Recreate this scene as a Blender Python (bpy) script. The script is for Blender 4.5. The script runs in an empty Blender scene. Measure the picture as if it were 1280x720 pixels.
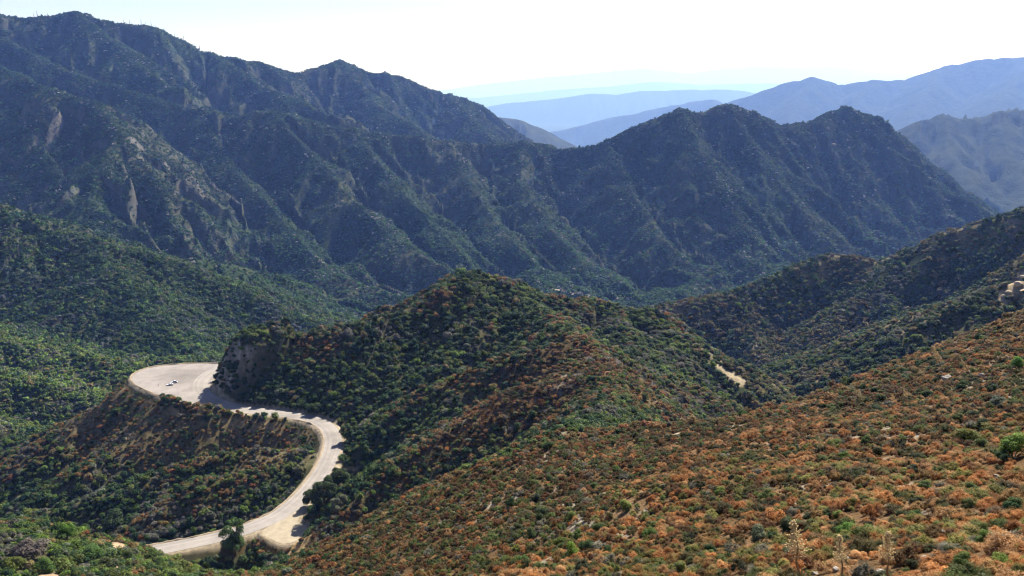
import bpy, bmesh, math, random
import numpy as np
from mathutils import Vector, Matrix, Euler

random.seed(7)
RNG = np.random.default_rng(11)
scene = bpy.context.scene
COL = scene.collection

# ------------------------------------------------------------------ camera geometry (photo pixels are 1280 x 720)
FPX = 1100.0
PITCH = math.radians(12.8)
SP, CP = math.sin(PITCH), math.cos(PITCH)

def ray(px, py):
    """direction of a photo pixel, scaled so that its forward (y) part is 1"""
    xx = (px - 640.0) / FPX; yy = (360.0 - py) / FPX
    den = CP + yy * SP
    return xx / den, (-SP + yy * CP) / den

def P(px, py, D):
    a, b = ray(px, py)
    return (a * D, D, b * D)

# ------------------------------------------------------------------ noise
def _hash(ix, iy, seed):
    h = (ix.astype(np.int64) * 374761393 + iy.astype(np.int64) * 668265263 + seed * 1442695041) & 0xFFFFFFFF
    h = ((h ^ (h >> 13)) * 1274126177) & 0xFFFFFFFF
    h = h ^ (h >> 16)
    return (h & 0xFFFF).astype(np.float32) / 65535.0

def vnoise(x, y, seed=0):
    x = np.asarray(x, np.float32); y = np.asarray(y, np.float32)
    ix = np.floor(x); iy = np.floor(y)
    fx = x - ix; fy = y - iy
    ux = fx * fx * fx * (fx * (fx * 6 - 15) + 10); uy = fy * fy * fy * (fy * (fy * 6 - 15) + 10)
    a = _hash(ix, iy, seed); b = _hash(ix + 1, iy, seed); c = _hash(ix, iy + 1, seed); d = _hash(ix + 1, iy + 1, seed)
    return (a + (b - a) * ux) * (1 - uy) + (c + (d - c) * ux) * uy

def fbm(x, y, oct=4, seed=0):
    s = 0; a = 0.5; n = 0
    for k in range(oct):
        s = s + a * vnoise(x * 2 ** k + 17.3 * k, y * 2 ** k - 9.1 * k, seed + k); n += a; a *= 0.5
    return s / n          # 0..1

def sstep(a, b, x):
    t = np.clip((x - a) / (b - a), 0, 1)
    return t * t * (3 - 2 * t)

def gully_noise(x, y, dx, dy, seed):
    """stripes running along (perpendicular to dx,dy) inside jittered cells: value and derivative"""
    ix = np.floor(x); iy = np.floor(y)
    fx = x - ix; fy = y - iy
    va = np.zeros_like(x); gx = np.zeros_like(x); gy = np.zeros_like(x); wt = np.zeros_like(x)
    for i in (-1, 0, 1):
        for j in (-1, 0, 1):
            hx = _hash(ix + i, iy + j, seed) - .5; hy = _hash(ix + i, iy + j, seed + 101) - .5
            px = fx - i - .5 - hx * .8; py = fy - j - .5 - hy * .8
            w = np.exp(-(px * px + py * py) * 2.0)
            m = (px * dx + py * dy) * (2 * math.pi)
            va += np.cos(m) * w
            s = -np.sin(m) * w
            gx += s * dx; gy += s * dy; wt += w
    return va / wt, gx / wt, gy / wt

# ------------------------------------------------------------------ ridges: each a crest line (photo pixel, distance in metres) with side slopes
def R(pts, s=.6, w=6., D=None, curve=0.0):
    return dict(p=[P(a[0], a[1], a[2] if len(a) > 2 else D) for a in pts], s=s, w=w, curve=curve)

NEAR_RIDGES = [
    # the central hill above the road
    R([(293,440,588),(312,424,590),(330,412,592),(400,398,605),(440,380,615),(500,352,630),(560,338,640),(620,350,645),(680,374,650),(740,382,655),(800,394,640),(840,420,615),(900,456,580),(965,494,545)], .84, 20),
    # ridge from the central hill over the knoll to the camera's own slope
    R([(640,374,640),(690,396,560),(730,430,455),(758,470,400),(765,505,340),(745,540,270),(705,548,217)], .8, 6),
    R([(730,430,455),(635,446,470),(540,486,485),(480,521,490),(435,546,500)], .72, 3),
    R([(758,470,400),(640,486,410),(550,545,400),(450,605,385),(372,668,375)], .72, 3),
    R([(600,352,645),(590,400,590),(560,440,560),(500,490,535)], .62, 5),
    R([(500,354,630),(470,410,590),(440,460,560),(405,505,540)], .62, 5),
    R([(840,420,615),(830,460,540),(850,500,470)], .6, 5),
    R([(760,385,655),(790,430,570),(800,470,500),(820,510,430)], .6, 5),
    # spurs below the road
    R([(395,568,474),(320,566,476),(262,570,478),(217,588,474),(150,612,470),(105,626,465),(50,643,460),(0,655,455)], .68, 4),
    R([(402,580,462),(320,591,450),(250,604,445),(220,625,440),(195,643,430),(175,660,425)], .68, 3),
    R([(170,476,598),(100,520,590),(50,555,575),(0,590,560),(-60,630,545)], .66, 4),
    R([(230,500,570),(180,540,540),(120,580,515)], .66, 4),
    # slopes on the right beyond the saddle
    R([(760,392,985),(800,388,980),(860,376,1000),(930,362,1020),(1000,331,1050),(1040,318,1060),(1075,324,1045),(1108,333,1030),(1142,315,1010),(1180,292,990),(1280,262,960),(1400,220,930)], .95, 8),
    R([(1140,312,1005),(1100,360,960),(1044,408,920),(1000,450,890)], .62, 6),
    R([(1280,322,800),(1180,382,820),(1130,405,830),(1050,440,850),(1000,463,860)], .6, 6),
    R([(1400,330,600),(1280,352,600),(1240,385,605),(1190,402,630),(1098,431,680),(1062,452,705),(1020,470,735)], .6, 6),
    R([(930,362,1020),(935,410,960),(950,450,900)], .8, 6),
    R([(830,384,990),(850,420,940),(900,455,890)], .75, 6),
    # left of the turnout
    R([(-80,255,1380),(0,270,1350),(60,285,1330),(120,303,1310),(200,322,1290),(280,352,1260),(330,375,1230),(385,404,1190),(420,425,1150)], .55, 12),
    R([(120,303,1310),(150,350,1180),(200,400,1080),(230,435,1010)], .42, 12),
    R([(-60,400,960),(0,425,940),(70,440,930),(150,452,930),(240,450,950)], .4, 10),
    R([(-60,455,830),(0,468,820),(60,480,810),(110,500,785),(140,520,765)], .55, 8),
    R([(-60,520,700),(0,535,690),(40,560,670)], .55, 8),
]
MID_RIDGES = [
    R([(-120,10,3450),(-60,28,3500),(0,20,3500),(40,24,3500),(95,15,3500),(130,26,3520),(200,38,3560),(260,67,3620),(330,80,3700),(375,94,3800),(425,76,4000),(460,90,4050),(500,97,4100),(540,112,4150),(600,132,4200),(650,176,4250),(700,215,4300)], .85, 14),
    R([(-80,60,3000),(0,85,2900),(75,120,2500),(115,127,2450),(150,165,2250),(170,200,2150),(200,235,2050),(215,280,1950)], .8, 8),
    R([(0,50,3300),(100,95,3050),(150,110,2950),(225,133,2900),(290,147,2820),(320,140,2720),(380,152,2700),(440,162,2720),(520,172,2750),(600,183,2800),(655,178,2800),(700,190,2750),(740,182,2700),(790,160,2680),(830,145,2660),(850,138,2650),(870,142,2660),(905,128,2680),(940,140,2720),(975,158,2760),(1000,157,2800),(1030,142,2850),(1055,135,2880),(1090,145,2920),(1120,165,2960),(1170,212,3000),(1240,264,3050),(1290,300,3100)], .95, 14),
    R([(345,145,2690),(400,205,2450),(440,250,2250),(500,300,2050),(560,337,1900),(600,358,1850)], .72, 6),
    R([(655,178,2800),(650,230,2500),(690,290,2200),(730,330,2000),(790,362,1880)], .72, 6),
    R([(560,178,2780),(590,240,2450),(640,300,2150),(680,342,1950)], .72, 6),
    R([(850,138,2650),(880,195,2430),(900,240,2280),(940,290,2130),(985,332,2000)], .72, 6),
    R([(760,175,2690),(790,240,2400),(830,300,2150),(880,347,1950)], .72, 6),
    R([(905,128,2680),(950,195,2500),(1000,250,2350),(1050,302,2250)], .72, 6),
    R([(1000,157,2800),(1050,215,2650),(1100,262,2550),(1140,292,2500)], .72, 6),
    R([(1055,135,2880),(1120,195,2750),(1180,250,2700)], .72, 6),
    R([(250,140,2870),(290,210,2500),(350,270,2200),(400,332,1950)], .72, 6),
    R([(40,150,2500),(60,200,2250),(90,250,2000),(120,290,1800)], .72, 6),
    R([(600,358,1850),(640,371,1700),(690,384,1580)], .5, 6),
    R([(790,362,1880),(840,378,1760),(880,388,1650)], .5, 6),
    R([(985,332,2000),(955,350,1880),(905,366,1760)], .5, 6),
    R([(400,332,1950),(450,356,1800),(510,376,1680)], .5, 6),
    R([(880,347,1950),(850,362,1830),(800,374,1720)], .5, 6),
    R([(680,342,1950),(720,362,1800),(770,380,1680)], .5, 6),
    R([(425,76,4000),(470,130,3600),(520,160,3300)], .72, 8),
    R([(260,67,3620),(330,110,3300),(400,140,3050)], .72, 8),
    R([(560,118,4170),(590,150,3750),(620,178,3400)], .72, 8),
    R([(95,15,3500),(150,60,3250),(210,110,3000)], .72, 8),
    R([(440,162,2720),(480,215,2450),(530,270,2200),(580,318,2000)], .72, 6),
    R([(150,165,2250),(120,215,2050),(110,260,1900)], .72, 6),
]
FAR_RIDGES = [
    R([(1100,175),(1120,165),(1150,150),(1180,146),(1215,152),(1250,143),(1280,137),(1330,120),(1420,105)], .55, 25, 5500),
    R([(1180,146,5500),(1190,190,5000),(1215,235,4500)], .55, 20),
    R([(1250,143,5500),(1265,195,4900),(1290,250,4400)], .55, 20),
    R([(560,150),(625,147),(650,150),(690,170),(730,192)], .5, 25, 6500),
    R([(830,160),(860,150),(920,125),(985,103),(1015,98),(1045,106),(1085,101),(1130,100),(1180,83),(1230,74),(1300,70),(1400,60)], .5, 40, 10500),
    R([(1180,83,10500),(1150,130,9000),(1130,165,8000)], .5, 40),
    R([(1015,98,10500),(990,140,9300),(975,170,8500)], .5, 40),
    R([(1090,101,10500),(1060,140,9300),(1050,165,8500)], .5, 40),
    R([(480,172),(560,170),(630,172),(688,164),(720,158),(760,148),(800,140),(830,134),(860,128),(890,124)], .5, 50, 14000),
    R([(1290,74,10500),(1260,110,9200),(1240,140,8000)], .5, 40),
    R([(480,146),(560,139),(600,134),(640,128),(690,124),(740,117),(770,118),(800,114),(860,112),(920,112),(960,120),(1020,124)], .4, 70, 25000),
    R([(440,123),(540,114),(600,105),(640,101),(680,96),(740,91),(775,88),(800,85),(830,88),(865,91),(900,86),(940,83),(1000,84),(1050,83),(1100,90),(1200,96)], .3, 160, 60000),
    R([(480,132),(600,122),(700,112),(760,108),(820,102),(880,106),(960,104),(1100,110)], .3, 120, 42000),
]
for _r in FAR_RIDGES[3:]:                       # the farthest ranges stand a third farther off than first paced out
    _r['p'] = [tuple(1.3 * q for q in p_) for p_ in _r['p']]

def ridge_height(x, y, ridges, k):
    """smooth maximum of the ridges' tent profiles"""
    acc = np.full(x.shape, -1e4, np.float32); top = acc.copy(); near_d = np.full(x.shape, 1e4, np.float32)
    for r in ridges:
        p = np.array(r['p'], np.float32)
        best = np.full(x.shape, -1e4, np.float32); bd = np.full(x.shape, 1e4, np.float32)
        for a, b in zip(p[:-1], p[1:]):
            dx, dy = b[0] - a[0], b[1] - a[1]
            L2 = dx * dx + dy * dy
            t = np.clip(((x - a[0]) * dx + (y - a[1]) * dy) / L2, 0, 1)
            ex = x - a[0] - t * dx; ey = y - a[1] - t * dy
            d0 = ex * ex + ey * ey
            d = np.sqrt(d0 + r['w'] ** 2) - r['w']
            h = a[2] + t * (b[2] - a[2]) - r['s'] * d
            np.maximum(best, h, out=best); np.minimum(bd, d0, out=bd)
        win = best > top; near_d[win] = bd[win]; np.maximum(top, best, out=top)
        m = np.maximum(acc, best)
        acc = m + k * np.log1p(np.exp(-np.abs(acc - best) / k))
    return acc, np.sqrt(near_d)

# ------------------------------------------------------------------ the camera's own hillside: thin plate spline through surveyed points
def tps_fit(pts):
    p = np.array(pts, np.float64); n = len(p)
    xy = p[:, :2] / 100.0
    d2 = ((xy[:, None] - xy[None]) ** 2).sum(-1)
    K = np.where(d2 > 0, .5 * d2 * np.log(np.maximum(d2, 1e-12)), 0) + np.eye(n) * 2e-3
    A = np.zeros((n + 3, n + 3)); A[:n, :n] = K
    A[:n, n] = 1; A[:n, n + 1:] = xy; A[n, :n] = 1; A[n + 1:, :n] = xy.T
    return xy, np.linalg.solve(A, np.r_[p[:, 2], 0, 0, 0])

def tps_eval(f, x, y):
    xy, c = f; n = len(xy)
    X = x / 100.0; Y = y / 100.0
    z = c[n] + c[n + 1] * X + c[n + 2] * Y
    for (a, b), w in zip(xy, c[:n]):
        d2 = (X - a) ** 2 + (Y - b) ** 2
        z = z + w * .5 * d2 * np.log(np.maximum(d2, 1e-12))
    return z

SLOPE_PTS = [(1280,720,32),(1100,720,38),(960,720,46),(800,720,66),(640,720,98),(500,720,150),(400,720,200),
             (1280,620,58),(1100,620,70),(960,620,87),(800,620,116),(640,620,165),
             (1280,545,95),(1100,545,120),(960,545,150),(800,560,178),(1280,470,150),(1100,490,195),
             (330,716,290),(0,720,240),(100,720,246),(200,720,262),(50,690,262)]
SKY_AHEAD = [(1400,345,270),(1280,395,260),(1180,434,252),(1060,481,242),(960,516,232),(860,533,222),(760,543,216),(705,548,217)]
SKY_LEFT = [(600,582,226),(530,617,236),(450,662,256),(372,703,272)]
SKY_B = [(-60,660,300),(0,655,300),(50,652,300),(90,660,300),(165,692,295),(225,715,290)]
_pts = [P(*a) for a in SLOPE_PTS]
for a in SKY_AHEAD:
    q = P(*a); _pts += [q, (q[0] - 5, q[1] + 35, q[2] - 21), (q[0] - 10, q[1] + 90, q[2] - 62)]
for a in SKY_LEFT:
    q = P(*a); _pts += [q, (q[0] - 18, q[1] + 26, q[2] - 19), (q[0] - 42, q[1] + 60, q[2] - 48)]
for a in SKY_B:
    q = P(*a); _pts += [q, (q[0] - 3, q[1] + 30, q[2] - 19), (q[0] - 8, q[1] + 80, q[2] - 58)]
_pts += [(8, 8, -12), (60, 20, 4), (-40, 30, -38), (-100, 90, -84), (150, 120, 5), (120, 40, 22), (-160, 180, -122)]
TPS = tps_fit(_pts)

# ------------------------------------------------------------------ road: centre line on its own level
ROAD_Z = -205.0
def on_road(px, py, z=ROAD_Z):
    a, b = ray(px, py); D = z / b
    return (a * D, D)
def smooth_line(pts, n=8):
    p = np.array(pts, float); out = []
    for i in range(len(p) - 1):
        p0 = p[max(i - 1, 0)]; p1 = p[i]; p2 = p[i + 1]; p3 = p[min(i + 2, len(p) - 1)]
        for t in np.linspace(0, 1, n, endpoint=False):
            out.append(.5 * ((2 * p1) + (-p0 + p2) * t + (2 * p0 - 5 * p1 + 4 * p2 - p3) * t * t + (-p0 + 3 * p1 - 3 * p2 + p3) * t ** 3))
    out.append(p[-1]); return np.array(out)

ROAD_PX = [(420,449),(360,451),(310,455),(275,461),(256,471),(250,483),(257,494),(275,503.5),(300,510),(335,515),(368,519.5),(393,525),(408,533),(416,546),(415,562),(407,582),(394,602),(375,623),(350,643),(322,656),(296,665),(268,672.5),(240,678.5),(212,684),(185,689),(150,695),(110,701),(60,707)]
ROAD = smooth_line([on_road(*q) for q in ROAD_PX])
ROAD_HW = 5.0
LOT_PX = [(330,452.5),(283,454.5),(250,454.5),(225,455.5),(197,458),(177,463),(165,471),(171,481),(192,490.5),(222,500),(256,509),(292,514.5),(330,519),(330,512),(292,505),(272,499),(263,491),(262,482),(270,472),(285,465),(330,459)]
LOT = smooth_line([on_road(*q) for q in LOT_PX], 5)
PULL_PX = [(398,604),(380,626),(356,646),(332,660),(328,666),(338,673),(352,679),(370,676),(384,660),(372,650),(388,632)]
PULL = smooth_line([on_road(*q) for q in PULL_PX], 4)

def dist_line(x, y, line):
    best = np.full(x.shape, 1e9, np.float32)
    for a, b in zip(line[:-1], line[1:]):
        dx, dy = b - a; L2 = dx * dx + dy * dy + 1e-9
        t = np.clip(((x - a[0]) * dx + (y - a[1]) * dy) / L2, 0, 1)
        best = np.minimum(best, (x - a[0] - t * dx) ** 2 + (y - a[1] - t * dy) ** 2)
    return np.sqrt(best)
def inside_poly(x, y, poly):
    c = np.zeros(x.shape, bool); n = len(poly)
    for i in range(n):
        x1, y1 = poly[i]; x2, y2 = poly[(i + 1) % n]
        if y1 == y2: continue
        c ^= ((y1 > y) != (y2 > y)) & (x < (x2 - x1) * (y - y1) / (y2 - y1) + x1)
    return c
def dist_poly(x, y, poly):
    d = dist_line(x, y, np.vstack([poly, poly[:1]]))
    return np.where(inside_poly(x, y, poly), 0, d)
def road_dist(x, y):
    """distance to the edge of the paved area (0 on it)"""
    d = np.maximum(dist_line(x, y, ROAD) - ROAD_HW, 0)
    d = np.minimum(d, dist_poly(x, y, LOT))
    return np.minimum(d, dist_poly(x, y, PULL))

# ------------------------------------------------------------------ terrain on a fan of rays around the viewpoint
TH = np.radians(np.r_[np.linspace(-50, -33, 60, endpoint=False), np.linspace(-33, 33, 1000), np.linspace(33, 52, 66)[1:]])
LR0, LR1, LR2, LR3 = math.log(14), math.log(1500), math.log(5000), math.log(88000)
LR = np.r_[np.arange(LR0, LR1, .0038), np.arange(LR1, LR2, .0038), np.arange(LR2, LR3, .0075)]
N1 = int(np.searchsorted(LR, LR1)); N2 = int(np.searchsorted(LR, LR2))
RR = np.exp(LR)
GX = (RR[:, None] * np.sin(TH)[None]).astype(np.float32)
GY = (RR[:, None] * np.cos(TH)[None]).astype(np.float32)

CD = np.full(GX.shape, 1e4, np.float32)       # distance to the crest that shapes each point
def base_height(x, y):
    r = np.sqrt(x * x + y * y)
    V = -300 - .1 * np.clip(r - 700, 0, 1200) - .09 * np.clip(r - 1150, 0, 700) - np.clip(r - 3200, 0, 6000) * .12
    V = V + 14 * (fbm(x / 260, y / 260, 3, 5) - .5)
    H = V.astype(np.float32)
    out = H.copy()
    m = r < 1750
    if m.any():
        xm, ym = x[m], y[m]
        h, dd = ridge_height(xm, ym, NEAR_RIDGES, 3.0); CD[m] = dd
        t = tps_eval(TPS, xm.astype(np.float64), ym.astype(np.float64)).astype(np.float32)
        t = t - .9 * np.clip(ym - 345, 0, 1e9) - .9 * np.clip(-235 - xm, 0, 1e9)
        t = np.where(ym > 520, -1e4, t)
        mm = np.maximum(h, t); h = mm + 3 * np.log1p(np.exp(-np.clip(np.abs(h - t) / 3, 0, 50)))
        mm = np.maximum(h, out[m]); out[m] = mm + 8 * np.log1p(np.exp(-np.clip(np.abs(h - out[m]) / 8, 0, 50)))
    m = (r > 1100) & (r < 8000)
    if m.any():
        h, dd = ridge_height(x[m], y[m], MID_RIDGES, 7.0); CD[m] = np.where(r[m] > 1500, dd, CD[m])
        mm = np.maximum(h, out[m]); out[m] = mm + 15 * np.log1p(np.exp(-np.clip(np.abs(h - out[m]) / 15, 0, 50)))
    m = r > 3500
    if m.any():
        h, dd = ridge_height(x[m], y[m], FAR_RIDGES, 25.0); CD[m] = np.where(r[m] > 4700, dd, CD[m])
        mm = np.maximum(h, out[m]); out[m] = mm + 25 * np.log1p(np.exp(-np.clip(np.abs(h - out[m]) / 25, 0, 50)))
    return out

def grad(H):
    hr = np.gradient(H, LR, axis=0) / RR[:, None]
    ht = np.gradient(H, TH, axis=1) / RR[:, None]
    s, c = np.sin(TH)[None], np.cos(TH)[None]
    return (hr * s + ht * c).astype(np.float32), (hr * c - ht * s).astype(np.float32)

def erode(H, cell, amp, octs, mask, seed, branch=1.0):
    """gullies that follow the fall line, finer ones branching off the coarser"""
    gx, gy = grad(H)
    rows = np.where(mask.max(axis=1) > 0)[0]
    a, b = rows[0], rows[-1] + 1
    x = GX[a:b] / cell; y = GY[a:b] / cell
    gx = gx[a:b]; gy = gy[a:b]
    g = np.sqrt(gx * gx + gy * gy) + 1e-4
    k = 1.0 * np.minimum(g / .35, 1) / g
    dx, dy = -gy * k, gx * k          # across the fall line
    tot = np.zeros_like(x); ax = np.zeros_like(x); ay = np.zeros_like(x)
    f = 1.0; A = 1.0
    for o in range(octs):
        v, vx, vy = gully_noise(x * f, y * f, dx - ay * branch, dy + ax * branch, seed + o * 7)
        tot += A * v; ax += A * vx * .35; ay += A * vy * .35
        f *= 2.0; A *= .48
    steep = np.minimum(g / .4, 1)
    fade = .09 + .91 * sstep(0, cell * .24, CD[a:b])
    H2 = H.copy(); H2[a:b] += amp * tot * steep * mask[a:b] * fade
    return H2

GR = np.sqrt(GX * GX + GY * GY)
H = base_height(GX, GY)
H0 = H.copy()
# far / mountain / near gullies
H = erode(H, 900., 85., 4, sstep(5000, 6200, GR), 31)
H = erode(H, 290., 40., 5, sstep(1250, 1700, GR) * (1 - sstep(7500, 9000, GR)), 51)
H = erode(H, 90., 6.0, 3, sstep(330, 480, GR) * (1 - sstep(1400, 1700, GR)), 71)
H = erode(H, 40., 1.1, 2, 1 - sstep(330, 480, GR), 91)
H += (GR * .0016) * (fbm(GX / 30, GY / 30, 4, 3) - .5) * sstep(40, 200, GR) * (1 - sstep(1500, 2500, GR)) * 2
H += 20 * (fbm(GX / 150, GY / 150, 5, 13) - .5) * sstep(1400, 2500, GR)
# crags: broken ribs and knobs on the mountain sides, more of them in some places than in others
_cr = 1 - 2 * np.abs(fbm(GX / 75 + .6 * fbm(GX / 160, GY / 160, 2, 17), GY / 75, 4, 19) - .5)
H += 46 * (_cr - .78) * sstep(1450, 1900, GR) * (1 - sstep(4600, 5600, GR)) * (.25 + .75 * sstep(0, 90, CD)) * (.35 + .9 * sstep(.4, .6, fbm(GX / 420, GY / 420, 3, 29)))
# road bench, cut and fill
_m = (GX > -330) & (GX < 90) & (GY > 300) & (GY < 720)
_rd = np.full(GX.shape, 1e3, np.float32); _rd[_m] = road_dist(GX[_m], GY[_m])
RD = _rd
_e = np.maximum(RD - 1.6, 0)
cutk = .74 + 1.25 * sstep(34, 20, np.hypot(GX + 186, GY - 592))
_w = (RD < 200)
H = np.where(_w, np.clip(H, ROAD_Z - .12 - .95 * _e, ROAD_Z - .12 + cutk * _e), H)
H = H + np.where(_w & (RD > 2), np.minimum(RD - 2, 10) * .12 * (fbm(GX / 6, GY / 6, 3, 23) - .5), 0)
H = H.astype(np.float32)

# lookups
def _uv(x, y):
    lr = np.log(np.hypot(x, y)); th = np.arctan2(x, y)
    i = np.interp(lr, LR, np.arange(len(LR))); j = np.interp(th, TH, np.arange(len(TH)))
    return i, j
def sample(A, x, y):
    i, j = _uv(np.asarray(x, float), np.asarray(y, float))
    i0 = np.clip(np.floor(i).astype(int), 0, len(LR) - 2); j0 = np.clip(np.floor(j).astype(int), 0, len(TH) - 2)
    u = i - i0; v = j - j0
    return (A[i0, j0] * (1 - u) + A[i0 + 1, j0] * u) * (1 - v) + (A[i0, j0 + 1] * (1 - u) + A[i0 + 1, j0 + 1] * u) * v
def ground(x, y): return float(sample(H, x, y))
def hit(px, py, dmin=15.0):
    """where the ray of a photo pixel meets the terrain"""
    a, b = ray(px, py)
    D = np.exp(np.linspace(math.log(dmin), math.log(12000), 6000))
    z = sample(H, a * D, D)
    k = np.argmax(z >= b * D)
    return Vector((a * D[k], D[k], float(z[k])))

# ------------------------------------------------------------------ node helpers
def new_mat(name):
    m = bpy.data.materials.new(name); m.use_nodes = True
    nt = m.node_tree; nt.nodes.clear()
    out = nt.nodes.new('ShaderNodeOutputMaterial')
    return m, nt, out
def N(nt, t, **kw):
    n = nt.nodes.new(t)
    for k, v in kw.items():
        if k in n.inputs: n.inputs[k].default_value = v
        else: setattr(n, k, v)
    return n
def principled(name, col, rough=.9, **kw):
    m, nt, out = new_mat(name)
    b = N(nt, 'ShaderNodeBsdfPrincipled', Roughness=rough)
    b.inputs['Base Color'].default_value = (*col, 1)
    b.inputs['Specular IOR Level'].default_value = kw.get('spec', .25)
    b.inputs['Metallic'].default_value = kw.get('metal', 0)
    nt.links.new(b.outputs[0], out.inputs[0])
    if kw.get('var'):
        tc = N(nt, 'ShaderNodeTexCoord'); nz = N(nt, 'ShaderNodeTexNoise', Scale=kw.get('scale', 6.), Detail=5.)
        hs = N(nt, 'ShaderNodeHueSaturation'); hs.inputs['Color'].default_value = (*col, 1)
        mr = N(nt, 'ShaderNodeMapRange'); mr.inputs['To Min'].default_value = 1 - kw['var']; mr.inputs['To Max'].default_value = 1 + kw['var']
        nt.links.new(tc.outputs['Object'], nz.inputs['Vector']); nt.links.new(nz.outputs[0], mr.inputs[0])
        nt.links.new(mr.outputs[0], hs.inputs['Value']); nt.links.new(hs.outputs[0], b.inputs['Base Color'])
    return m

# ------------------------------------------------------------------ ground cover regions (what grows or lies where)
def mixc(a, b, t):
    return a + (b - a) * t[..., None]
C = lambda *v: np.array(v, np.float32)

Fhill = sstep(-3.0, 1.5, tps_eval(TPS, GX.astype(np.float64), GY.astype(np.float64)) - .9 * np.clip(GY - 345, 0, 1e9) - H0) * (GR < 420) * (GY < 360)
Fhill = Fhill.astype(np.float32)
EAST = sstep(-95, -60, GX + .0 * GY)                       # camera slope east of the gully (rust shrubs) against the green spur at left
gxs, gys = grad(H)
STEEP = np.sqrt(gxs ** 2 + gys ** 2)
knoll = np.exp(-((GX - 30) ** 2 / 60. ** 2 + (GY - 440) ** 2 / 75. ** 2))
nzA = fbm(GX / 45, GY / 45, 4, 201); nzB = fbm(GX / 14, GY / 14, 3, 211); nzC = fbm(GX / 160, GY / 160, 4, 221)
RUST = Fhill * EAST
# crests of the spurs beyond carry some rust too
convex = np.zeros_like(H)
for sft in (14,):
    lap = np.zeros_like(H); lap[sft:-sft, sft:-sft] = H[sft:-sft, sft:-sft] - .25 * (H[2*sft:, sft:-sft] + H[:-2*sft, sft:-sft] + H[sft:-sft, 2*sft:] + H[sft:-sft, :-2*sft])
    convex = lap / (GR * .0038 * sft) ** 1.0
CREST = sstep(.015, .09, convex)
RUST = np.clip(np.maximum(RUST, (GR < 760) * (.42 * CREST * sstep(.35, .6, nzA) + .75 * knoll * sstep(.35, .6, nzA + .15))), 0, 1).astype(np.float32)

soil = np.empty(GX.shape + (3,), np.float32)
green_soil = mixc(C(.07, .066, .036), C(.045, .056, .025), sstep(.3, .7, nzA))
_B = (Fhill > .3) * (1 - EAST)
green_soil = mixc(green_soil, C(.30, .215, .14), _B * sstep(.52, .62, nzB * .6 + .4 * nzA))
rust_soil = mixc(mixc(C(.11, .06, .032), C(.17, .10, .058), sstep(.3, .7, nzB)), C(.30, .25, .20), sstep(.56, .68, fbm(GX / 4, GY / 4, 4, 261)) * sstep(.45, .6, nzB))
tan = C(.36, .27, .17)
soil[:] = mixc(green_soil, rust_soil, RUST * (.55 + .45 * (GR < 420)))
far_soil = mixc(C(.048, .052, .034), C(.03, .045, .022), sstep(.35, .65, fbm(GX / 210, GY / 210, 5, 231)))
soil[:] = mixc(soil, far_soil, sstep(700, 1000, GR))
rockm = sstep(1.2, 1.6, STEEP + .5 * (fbm(GX / 60, GY / 120, 4, 241) - .5)) * sstep(1300, 1700, GR) * (1 - sstep(4500, 5200, GR)) * (.3 + .7 * np.exp(-((GX + 1150) / 550.) ** 2))
soil[:] = mixc(soil, mixc(C(.19, .165, .16), C(.12, .11, .11), nzA), .62 * rockm * (.25 + .75 * np.exp(-((GX + 1100) ** 2 / 450. ** 2 + (GY - 2250) ** 2 / 450. ** 2))))
soil[:] = mixc(soil, C(.045, .052, .03), sstep(4600, 5400, GR))
# bare dirt: road verges, the cliff cut, the bank under the pull-out
verge = ((RD < 2.4 + 1.5 * nzB) * 1.0).astype(np.float32)
cliff = sstep(1.0, 1.5, STEEP) * (RD < 40) * (RD > .5) * sstep(32, 20, np.hypot(GX + 190, GY - 592))
bank = sstep(.45, .6, nzB * .6 + .55 * np.exp(-((GX + 96) ** 2 / 11. ** 2 + (GY - 350) ** 2 / 22. ** 2)))* (GR < 460) * (GX < -70)
soil[:] = mixc(soil, mixc(C(.30, .27, .23), C(.16, .14, .12), sstep(.35, .65, fbm(GX / 3, H / 8, 4, 9))), cliff)
soil[:] = mixc(soil, C(.40, .28, .14), np.clip(bank, 0, 1))
soil[:] = mixc(soil, mixc(C(.22, .18, .125), C(.28, .235, .175), nzB), verge)
fillm = sstep(3, 8, RD) * sstep(62, 40, RD) * (H < ROAD_Z - 1) * (GY > 455) * (GX < -40) * sstep(.3, .5, nzA * .5 + nzB * .5)
soil[:] = mixc(soil, mixc(C(.155, .115, .065), C(.10, .085, .05), nzB), .8 * fillm)
band = fillm * sstep(17, 9, RD) * sstep(.3, .55, nzB)
soil[:] = mixc(soil, C(.27, .20, .11), .75 * band)
def worn_patch(px, half, seed, col):
    # bare earth worn along a line on the slope, ragged at its edges
    ln = np.array([tuple(hit(*q))[:2] for q in px]); c0 = ln.mean(0); rad = np.ptp(ln, axis=0).max() + 30
    m = np.hypot(GX - c0[0], GY - c0[1]) < rad
    d = np.full(GX.shape, 1e3, np.float32); d[m] = dist_line(GX[m], GY[m], ln)
    k = sstep(half * 1.25, half * .6, d + half * 1.5 * (fbm(GX / 5, GY / 5, 3, seed) - .5))
    soil[:] = mixc(soil, col, .9 * k)
    return k
WORN = np.maximum(worn_patch([(896,458),(903,463),(911,469),(919,474),(927,477)], 4.5, 611, C(.34, .28, .19)),
                  worn_patch([(1279,348),(1270,358),(1262,366),(1254,372)], 5.5, 613, C(.38, .31, .22)))
ridge_tan = sstep(.05, .12, convex) * (GR > 600) * (GR < 1250) * (GX > 120) * sstep(.42, .6, nzA)
soil[:] = mixc(soil, C(.27, .21, .14), .5 * ridge_tan)
BARE = np.clip(np.maximum.reduce([verge * 1.2, cliff * .3, bank * .75, _B * sstep(.54, .62, nzB * .6 + .4 * nzA) * .9, rockm * .6, fillm * .16, ridge_tan * .3, WORN]), 0, 1)
BARE = np.where(RD <= .3, 1, BARE)

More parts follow.
